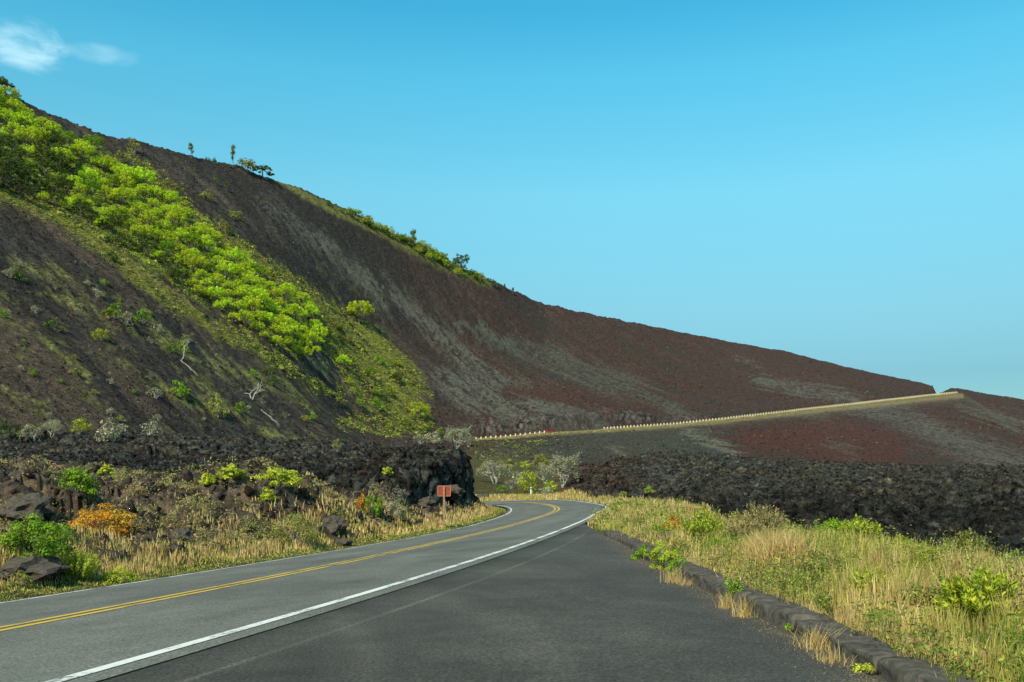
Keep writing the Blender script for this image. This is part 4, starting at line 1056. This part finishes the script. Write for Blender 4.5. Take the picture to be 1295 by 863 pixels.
def grass(name,label,X,Y,hgt,pick,rg,wmin=.006,clumpy=True):
    Zg=interp_grid(Z,X,Y);n=len(X)
    c_=np.where((pick<1)[:,None],STRAW[rg.integers(0,4,n)],np.where((pick<2)[:,None],MIXG[rg.integers(0,3,n)],GREENG[rg.integers(0,3,n)]))*rg.uniform(.7,1.2,(n,1))
    c_=c_*np.clip(1+.55*fbm(X*1.6,Y*1.3,3,777),.5,1.4)[:,None]
    wid=np.maximum(wmin,.0011*Y)*rg.uniform(.7,1.5,n)
    V_,q,tr,cc=blades(X,Y,Zg,hgt,wid,c_,rg)
    o=link(name,mesh_np(name,V_,[q,tr],cc,[M['grass']]));tag(o,label,'grass',kind='stuff');return o
rg=np.random.default_rng(11)
# right verge
X,Y=sample(330000,640,1420,5.2,112,rg)
d,i_=road_dist(X,Y);dvx=np.where(Y<34,np.minimum(X-KX-.42,d-3.75),d-3.75)
vw=interp_grid(VW,X,Y);g=interp_grid(black,X,Y)
pat=fbm(X*.45,Y*.3,4,201);pat2=fbm(X*1.4,Y*1.1,3,202);t_=fbm(X*2.5,Y*2.0,2,203)
ok=(dvx>-.32+.35*sstep(-.2,.3,pat2)-.3*sstep(.1,.3,fbm(Y*.5,Y*0+1.3,2,78))*(Y>9))&(dvx<vw+.2)&(d>3.7)&(g<.7)
ok&=rg.random(len(X))<np.where(Y>30,.95,.12+.88*sstep(-.2,.25,pat2+t_*.6))
X,Y,pat,pat2,dvx,t_=[a[ok] for a in(X,Y,pat,pat2,dvx,t_)]
dry=pat+.22*pat2+np.interp(Y,[6,20,35,100],[.08,.17,.36,.42])
pick=np.where(dry+rg.normal(size=len(X))*.18>.22,0,np.where(dry+rg.normal(size=len(X))*.2>-.05,1,2))
hg=np.interp(dvx,[-.3,0,1,3,5],[.12,.19,.28,.31,.2])*np.interp(Y,[5,40,110],[1,1.1,1.2])*rg.uniform(.45,1.35,len(X))*(1+.6*np.clip(t_+pat2,-.5,.8))
grass('verge_grass','mixed dry and green grass covering the right verge',X,Y,hg,pick,rg)
# left verge and among the mounds
X,Y=sample(420000,-60,645,12,104,rg)
d,i_=road_dist(X,Y);dl_=-d-3.62;blk=interp_grid(black,X,Y)
pat=fbm(X*.35,Y*.3,4,211);pat2=fbm(X*1.2,Y*1.0,3,212)
pr=np.where(dl_<1.0,.9,np.where(dl_<2.3,.5+.9*pat2,np.where(dl_<4,np.clip(.1+pat+pat2,0,.3),np.clip((pat+pat2*1.2-.3)*1.2,0,.16))))
ok=(d<0)&(dl_>.0)&(dl_<26)&(blk<.5)&(rg.random(len(X))<pr)
X,Y,dl_,pat,pat2=[a[ok] for a in(X,Y,dl_,pat,pat2)]
r_=rg.normal(size=len(X))*.2
pick=np.where(dl_<.9,np.where(r_>-.02,1,2),np.where(pat2+r_>-.12,0,1))
hg=np.interp(dl_,[0,.8,1.2,2.5,4,8],[.04,.08,.24,.3,.18,.15])*rg.uniform(.5,1.3,len(X))*(1+.5*np.clip(pat2,-.5,.8))*np.interp(Y,[12,50],[.75,1.])
grass('roadside_grass','dry golden grass along the left road edge and between the mounds',X,Y,hg,pick,rg)
# low dry scrub between the left mounds
X,Y=sample(70000,-60,520,16,100,rg);d,i_=road_dist(X,Y);dl_=-d-3.62;blk=interp_grid(black,X,Y)
pat=fbm(X*.3+5,Y*.3,4,241);pat2=fbm(X*1.1,Y*1.1,3,242)
ok=(d<0)&(dl_>1.6)&(dl_<34)&(blk<.5)&(pat+pat2*.9>.17);X,Y,pat=X[ok],Y[ok],pat[ok];Zg=interp_grid(Z,X,Y)
k=5;P=np.repeat(np.stack([X,Y,Zg],1),k,0);n=len(P);P+=rg.normal(size=(n,3))*np.array([.08,.08,.02]);P[:,2]+=rg.uniform(.02,.34,n)
pw=np.array([(.5,.37,.18),(.4,.28,.13),(.36,.33,.1),(.28,.3,.07),(.3,.24,.18),(.2,.26,.04)])
cc=np.repeat(pw[np.clip((rg.random(len(X))*4+np.clip(pat*5,-2,2.5)).astype(int),0,5)],k,0)*rg.uniform(.65,1.25,(n,1))
lf=np.maximum(.03,.0017*P[:,1])*rg.uniform(.7,1.5,n)
V_,q,c_=leaves(P,rg.normal(size=(n,3))+np.array([0,-.3,.4]),lf*1.7,lf*.6,cc,rg,.1)
tag(link('dry_scrub',mesh_np('dry_scrub',V_,[q],c_,[M['grass']])),'tangle of dry and green low scrub between the lava mounds','scrub',kind='stuff')
# beyond the bend
X,Y=sample(60000,600,860,84,150,rg);d,i_=road_dist(X,Y);blk=interp_grid(black,X,Y)
ok=(d>3.8)&(d<13)&(blk<.6);X,Y,d=X[ok],Y[ok],d[ok]
pick=np.where(fbm(X*.3,Y*.3,3,221)+rg.normal(size=len(X))*.2>-.15,0,1)
grass('bend_grass','pale dry grass on the outside of the bend',X,Y,rg.uniform(.25,.7,len(X))*np.interp(d,[3.8,6,13],[.6,1,.5]),pick,rg)
# leafy weeds of the right verge
X,Y=sample(52000,660,1420,5.2,60,rg)
d,i_=road_dist(X,Y);dvx=np.where(Y<34,np.minimum(X-KX-.42,d-3.75),d-3.75);vw=interp_grid(VW,X,Y)
pat=fbm(X*.5+3,Y*.35,4,231);pat2=fbm(X*1.8,Y*1.4,2,232)
ok=(dvx>0)&(dvx<vw)&(pat+pat2*.6>.0);X,Y,pat=X[ok],Y[ok],pat[ok];Zg=interp_grid(Z,X,Y)
k=6;P=np.repeat(np.stack([X,Y,Zg],1),k,0);n=len(P);P+=rg.normal(size=(n,3))*np.array([.05,.05,.02])
hh=np.repeat(rg.uniform(.12,.5,len(X))*(1+np.clip(pat2[ok],-.4,.6)),k);P[:,2]+=hh*rg.uniform(.25,1,n)
pw=np.array([(.26,.36,.04),(.16,.28,.03),(.38,.42,.06),(.32,.25,.08),(.36,.28,.1),(.11,.18,.03)])
cc=np.repeat(pw[rg.integers(0,6,len(X))],k,0)*rg.uniform(.7,1.25,(n,1))
lf=np.maximum(.022,.0016*P[:,1])*rg.uniform(.7,1.5,n)
V_,q,c_=leaves(P,rg.normal(size=(n,3))+np.array([0,0,.6]),lf*1.5,lf*.7,cc,rg,.1)
tag(link('verge_weeds',mesh_np('verge_weeds',V_,[q],c_,[M['grass']])),'leafy green and brownish weeds growing through the verge grass','weeds',kind='stuff')
for i in range(110):
    for _ in range(40):
        px=random.uniform(690,1290);Yq=5.5*(50/5.5)**random.random();Xq=(px-CX)/F*Yq
        dd_,_i=road_dist(np.array([Xq]),np.array([Yq]));vwq=float(interp_grid(VW,np.array([Xq]),np.array([Yq]))[0])
        q=Xq-KX-.42 if Yq<34 else 99;q=min(q,float(dd_[0])-3.75)
        if .15<q<vwq:break
    s_=random.uniform(.34,.72)*np.interp(Yq,[5,12,50],[.5,.85,1.2])
    place(random.choice(['w_olive','w_yel','w_grn','w_olive','w_gry','w_straw']),'weed_clump',(Xq,Yq,on_ground(Xq,Yq)-.03),(s_,s_,s_*random.uniform(.7,1.2)),'low leafy weed clump mixed into the grass of the right verge','weeds','weed clumps of the right verge')
# straw tufts in the gutter
def tuft(x,y,h,n,lb,pal=STRAW,spread=.07,lean=.6,seed=0):
    h*=.62;n=int(n*.9);spread*=1.0
    r2=np.random.default_rng(seed);X=x+r2.normal(size=n)*spread;Y=y+r2.normal(size=n)*spread
    z=ZA+.0;c_=pal[r2.integers(0,len(pal),n)]*r2.uniform(.7,1.2,(n,1))
    V_,q,tr,cc=blades(X-x,Y-y,np.zeros(n),h*r2.uniform(.2,1.15,n)**1.0,np.full(n,.0055),c_,r2,lean)
    o=link('grass_tuft',mesh_np('grass_tuft',V_,[q,tr],cc,[M['grass']]),None,(x,y,z));tag(o,lb,'grass tuft')
tuft(2.2,12.35,.45,260,'tall dry straw tuft leaning out of the kerb gap',seed=1)
tuft(2.3,9.75,.4,160,'short yellow straw tuft right of the gutter weed',seed=2,spread=.04)
tuft(2.32,9.1,.42,200,'pale upright straw tuft against the kerb',seed=3,spread=.045)
tuft(2.45,7.35,.38,300,'spreading dry tuft drooping over the kerb edge',seed=4,lean=1.1)
tuft(2.38,6.75,.3,160,'brownish dry tuft at the foot of the near kerb',seed=5,lean=1.)
tuft(2.3,12.0,.25,120,'flattened straw bundle lying by the kerb gap',seed=6,lean=1.6,spread=.1)
for i,(px,py,h) in enumerate([(975,722,.75),(990,735,.8),(870,655,.6)]):
    x,y,z=ground_at(px,py);r2=np.random.default_rng(40+i);n=900
    c_=STRAW[r2.integers(0,4,n)]*r2.uniform(.8,1.25,(n,1));X=r2.normal(size=n)*.16;Y=r2.normal(size=n)*.16
    V_,q,tr,cc=blades(X,Y,np.zeros(n),h*r2.uniform(.5,1,n),np.full(n,.013),c_,r2,.7)
    o=link('grass_tussock',mesh_np('grass_tussock',V_,[q,tr],cc,[M['grass']]),None,(x,y,z))
    tag(o,['pale straw tussock left of the middle of the verge','larger pale straw tussock leaning right behind the kerb','straw tussock at the far part of the verge'][i],'grass tuft')
# scrub on the green parts of the slope: tiny clumps by the thousand
GM2=np.maximum(GM,(PX>602)*(YY>118)*(SEC<2.7)*(black<.5)*(1-sstep(690,750,PX+nC*80))*sstep(.12,.3,nC+nD*.4)*.6)
ii,jj=np.nonzero((GM2>.35)&(PX>-30)&(PX<1300)&(SEC<7.0)&(YY>118))
pk=rg.choice(len(ii),15000,replace=False);ii,jj=ii[pk],jj[pk]
P0=np.stack([VX[ii,jj],VY[ii,jj],Z[ii,jj]],1);k=12
sz=rg.uniform(.3,.95,len(P0))*np.where(rg.random(len(P0))<.1,2.0,1)*np.where(P0[:,1]<330,.7,1.);P=np.repeat(P0,k,0);n=len(P);s3=np.repeat(sz,k)
dd=rg.normal(size=(n,3));dd/=np.linalg.norm(dd,axis=1)[:,None];dd[:,2]=np.abs(dd[:,2])
P=P+dd*s3[:,None]*np.array([.8,.8,.6])
pw=np.array([(.28,.33,.05),(.2,.27,.04),(.38,.38,.07),(.13,.19,.04),(.26,.22,.08)])
cs_=pw[rg.integers(0,5,len(P0))];fr=(CX+F*P0[:,0]/P0[:,1]>600)&(P0[:,1]<400);cs_[fr]=np.array([(.13,.13,.05),(.17,.16,.08),(.2,.19,.12),(.12,.15,.04),(.16,.12,.07)])[rg.integers(0,5,fr.sum())]
cc=np.repeat(cs_,k,0)*rg.uniform(.75,1.25,(n,1))
V_,q,c_=leaves(P,dd+rg.normal(size=(n,3))*.4,s3*.8,s3*.5,cc,rg,.05)
tag(link('hillside_scrub',mesh_np('hillside_scrub',V_,[q],c_,[M['grass']])),'low green and olive scrub carpeting the grassy strips of the slope','scrub',kind='stuff')
# dry tufts under the upper guardrail
k0=rg.uniform(596,1212,5000);PXu=k0;Yb=np.interp(PXu,pxs,TY[:,3])-rg.exponential(2.2,5000)-.4
X=(PXu-CX)/F*Yb;Zg=interp_grid(Z,X,Yb)
c_=np.array([(.36,.29,.11),(.28,.25,.08),(.42,.33,.15)])[rg.integers(0,3,5000)]
V_,q,tr,cc=blades(X,Yb,Zg,rg.uniform(.25,.6,5000),rg.uniform(.5,1.2,5000),c_,rg,.6)
tag(link('upper_verge_grass',mesh_np('upper_verge_grass',V_,[q,tr],cc,[M['grass']])),'yellow grass strip below the guardrails of the hillside road','grass',kind='stuff')

# ------------------------------------------------------------------ loose lava blocks
def rock_mesh(seed):
    import bmesh
    b=bmesh.new();bmesh.ops.create_icosphere(b,subdivisions=3,radius=1);r2=random.Random(seed)
    from mathutils import noise as mn
    off=Vector((seed*3.1,seed*1.7,0))
    for v in b.verts:
        n=mn.fractal(v.co*1.3+off,.8,2,4);m_=mn.cell(v.co*2.0+off)
        v.co*=1+.45*n+.16*(m_-.5)
        v.co.z*=.65
    me=bpy.data.meshes.new('lava_rock');b.to_mesh(me);b.free();me.materials.append(M['boulder']);return me
rocks=[rock_mesh(i+1) for i in range(6)]
def rock(px,py,w,label,sc=(1,1,1),group=None,sink=.25):
    x,y,z=ground_at(px,py);s=w*y/F*.5;o=link('lava_rock',random.choice(rocks),None,(x,y,z+s*(.3-sink)))
    o.scale=(s*sc[0],s*sc[1],s*sc[2]);o.rotation_euler=(random.uniform(-.3,.3),random.uniform(-.3,.3),random.uniform(0,6))
    tag(o,label,'rock',group)
rock(35,725,84,'large flat black lava rock at the left edge below the vivid green bush',(1,.8,.65))
rock(10,740,36,'black lava block at the left edge beside the grass')
rock(140,708,24,'small dark lava rock right of the yellow-green weedy shrub')
rock(25,665,70,'dark brown lava hump left behind the vivid green bush',(1,.8,.8))
rock(420,670,34,'dark jagged block at the right end of the largest mound',(1,1,1.1))
rock(432,690,24,'small dark block between the mound and dry grass')
rock(228,688,34,'dark lava knob left of the largest mound',(1,1,1.1))
rock(560,628,30,'dark block at the foot of the bluff face behind the sign')
rock(535,640,26,'reddish dark block at the foot of the bluff left of the sign')
rock(606,634,22,'black block under the right end of the bluff')

def rubble(name,label,P,sz,cl,rg,mat,cat='rubble'):
    n=len(P);base=np.array([(1,0,0),(0,1,0),(-1,0,0),(0,-1,0),(0,0,.8),(0,0,-.6)],float)
    A=rg.normal(size=(n,3));A/=np.linalg.norm(A,axis=1)[:,None];Bv=np.cross(A,rg.normal(size=(n,3)));Bv/=np.linalg.norm(Bv,axis=1)[:,None];Cv=np.cross(A,Bv)
    rad=rg.uniform(.55,1.15,(n,6));b=base[None]*rad[...,None]
    V_=P[:,None]+sz[:,None,None]*(b[...,0:1]*A[:,None]+b[...,1:2]*Bv[:,None]*.85+b[...,2:3]*Cv[:,None]*.8)
    f=np.array([(0,1,4),(1,2,4),(2,3,4),(3,0,4),(1,0,5),(2,1,5),(3,2,5),(0,3,5)])
    F_=(np.arange(n)[:,None,None]*6+f[None]).reshape(-1,3)
    o=link(name,mesh_np(name,V_.reshape(-1,3),[F_],np.repeat(cl,6,0),[mat]));tag(o,label,cat,kind='stuff')
def pick_pts(m,n,rg):
    ii,jj=np.nonzero(m);k=rg.choice(len(ii),min(n,len(ii)),replace=False);ii,jj=ii[k],jj[k]
    return np.stack([VX[ii,jj],VY[ii,jj],Z[ii,jj]],1),ii,jj
rg=np.random.default_rng(77)
vis=(PX>-40)&(PX<1335)
P,ii,jj=pick_pts(vis&(black>.6)&(YY>9)&(YY<330)&(PX>600),26000,rg)
g_=rg.uniform(.5,1.6,(len(P),1))
rubble('lava_clinker','loose broken clinker covering the dark lava field on the right',P,rg.uniform(.5,1.5,len(P))**2*np.interp(P[:,1],[10,40,120,330],[.07,.13,.25,.5]),Cc[ii,jj]*g_*np.array([.62,.6,.58]),rg,M['lava'],'clinker')
P,ii,jj=pick_pts(vis&(black>.6)&(YY<135)&(PX<=620),14000,rg)
rubble('lava_clinker','loose broken clinker on the black lava band and bluff at left',P,rg.uniform(.5,1.5,len(P))**2*.2,Cc[ii,jj]*rg.uniform(.4,1.3,(len(P),1))*.62,rg,M['lava'],'clinker')
P,ii,jj=pick_pts(vis&(dq<0)&(dl>1.6)&(dl<40)&(black<.5)&(YY<100)&(YY>12),9000,rg)
rubble('loose_rock','broken brown rock strewn between the mounds left of the road',P,rg.uniform(.4,1.5,len(P))**3*np.interp(P[:,1],[12,40,100],[.07,.12,.2]),c(.15,.118,.09)*rg.uniform(.4,1.4,(len(P),1)),rg,M['ground'],'rubble')
P,ii,jj=pick_pts(vis&hillm&(SEC<7)&(GM<.3)&(SEC>2)&((SEC<2.9)|(SEC>4.1)),26000,rg)
pale=(rg.random(len(P))<.035)[:,None]
rubble('slope_rock','loose stones strewn over the bare cinder hillside',P,rg.uniform(.4,1.3,len(P))**3*np.interp(P[:,1],[180,400,800],[.32,.42,.6]),np.where(pale,c(.18,.16,.13),Cc[ii,jj]*rg.uniform(.45,1.35,(len(P),1))),rg,M['hill'],'rubble')
# gravel at the foot of the kerb and along the road edges
n=5200;Y=5+20*rg.random(n)**1.5;X=apron_right(Y)-.02-rg.exponential(.10,n)
P=np.stack([X,Y,np.full(n,ZA+.003)+.0*X],1);zz=np.interp(Y,eR[:,1],eR[:,2]);xe=np.interp(Y,eR[:,1],eR[:,0])
xr=np.array([apron_right(y)+.15 for y in Y]);zk=np.where(Y<20,.35,.35+.65*np.minimum(1,(Y-20)/8));zR=zz*zk+ZA*(1-zk if True else 0)
tt=np.clip((X-xe)/(xr-xe),0,1);P[:,2]=zz*(1-tt)+zR*tt+.002
rubble('gravel','grit and gravel gathered at the foot of the kerb',P,rg.uniform(.003,.013,n),c(.2,.165,.12)*rg.uniform(.4,1.6,(n,1)),rg,M['grass'],'gravel')

# ------------------------------------------------------------------ light, sky, camera
SUN_EL=38.;sd_=Vector((-.38,-.92,0)).normalized()       # towards the sun: left and a little behind the camera
sun=bpy.data.lights.new('sun','SUN');sun.energy=5.0;sun.angle=R(.5);sun.color=(1,.89,.66)
so=link('sun',sun);tv=Vector((sd_.x*math.cos(R(SUN_EL)),sd_.y*math.cos(R(SUN_EL)),math.sin(R(SUN_EL))))
so.rotation_euler=tv.to_track_quat('Z','Y').to_euler()
w=bpy.data.worlds.new('World');scene.world=w;w.use_nodes=True;nt=w.node_tree;nt.nodes.clear()
out=N(nt,'ShaderNodeOutputWorld');bg=N(nt,'ShaderNodeBackground');bg.inputs[1].default_value=.12
sky=N(nt,'ShaderNodeTexSky',sky_type='NISHITA');sky.sun_disc=False;sky.sun_elevation=R(SUN_EL);sky.sun_rotation=math.atan2(sd_.x,sd_.y)
sky.air_density=1.0;sky.dust_density=.3;sky.ozone_density=1.5
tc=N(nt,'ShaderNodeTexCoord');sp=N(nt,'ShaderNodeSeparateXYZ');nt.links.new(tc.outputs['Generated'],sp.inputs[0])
tint=ramp(nt,sp.outputs[2],[(0,(.17,.29,.28)),(.115,(.205,.335,.335)),(.18,(.32,.515,.46)),(.303,(.44,.87,.72)),(.41,(.31,.99,.87)),(.466,(.2,.92,.88)),(.72,(.45,.85,.75)),(1,(.7,.85,.75))])  # upper stops brightened above the frame to add fill light
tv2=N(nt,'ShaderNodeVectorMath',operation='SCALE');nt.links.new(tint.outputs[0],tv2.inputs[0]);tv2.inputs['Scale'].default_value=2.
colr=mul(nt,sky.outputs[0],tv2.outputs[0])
# a wisp of cloud, upper left
def dirv(px,py):return Vector(((px-CX)/F,1,(YH-py)/F)).normalized()
def wisp(cx,cy,rx,ry,seed,thr,gain):
    d0=dirv(cx,cy);r=Vector((0,0,1)).cross(d0).normalized()*-1;u=r.cross(d0)*1
    def dot(v):
        n=N(nt,'ShaderNodeVectorMath',operation='DOT_PRODUCT');nt.links.new(tc.outputs['Generated'],n.inputs[0]);n.inputs[1].default_value=v;return n.outputs['Value']
    def mth(op,a,b=None,v=None):
        n=N(nt,'ShaderNodeMath',operation=op);nt.links.new(a,n.inputs[0])
        if b is not None:nt.links.new(b,n.inputs[1])
        if v is not None:n.inputs[1].default_value=v
        return n.outputs[0]
    a=mth('MULTIPLY',dot(r),v=F/rx*1.15);b=mth('MULTIPLY',dot(u),v=F/ry*1.15)
    rr=mth('ADD',mth('MULTIPLY',a,a),mth('MULTIPLY',b,b))
    mp=N(nt,'ShaderNodeMapping');nt.links.new(tc.outputs['Generated'],mp.inputs[0]);mp.inputs['Scale'].default_value=(1,1,2.2);mp.inputs['Location'].default_value=(seed,0,0)
    n=noise(nt,14,7,.62,mp.outputs[0])
    n.inputs['Distortion'].default_value=.6
    e=N(nt,'ShaderNodeMapRange');nt.links.new(rr,e.inputs[0]);e.inputs[1].default_value=1.0;e.inputs[2].default_value=0.;e.interpolation_type='SMOOTHSTEP'
    s=mth('ADD',mth('MULTIPLY',n.outputs[0],v=2.3),mth('MULTIPLY',e.outputs[0],v=.75))
    q=N(nt,'ShaderNodeMapRange');nt.links.new(s,q.inputs[0]);q.inputs[1].default_value=thr;q.inputs[2].default_value=thr+.9;q.inputs[4].default_value=gain;q.interpolation_type='SMOOTHSTEP'
    return mth('MULTIPLY',q.outputs[0],e.outputs[0])
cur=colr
for a in((38,60,70,42,1.3,1.42,.9),(132,69,66,18,4.1,1.55,.34)):
    m=N(nt,'ShaderNodeMix',data_type='RGBA');nt.links.new(wisp(*a),m.inputs[0]);nt.links.new(cur,m.inputs[6]);m.inputs[7].default_value=(5.2,8.2,9.2,1);cur=m.outputs[2]
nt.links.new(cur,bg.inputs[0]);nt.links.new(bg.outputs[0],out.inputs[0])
cam=bpy.data.cameras.new('camera');co=link('camera',cam,None,(0,0,H0));co.rotation_euler=(R(90),0,0)
cam.sensor_width=36;cam.lens=36*F/1295;cam.shift_y=(YH-431.5)/1295;cam.clip_start=.05;cam.clip_end=12000
scene.camera=co
scene.view_settings.view_transform='Standard';scene.view_settings.look='None';scene.view_settings.exposure=0
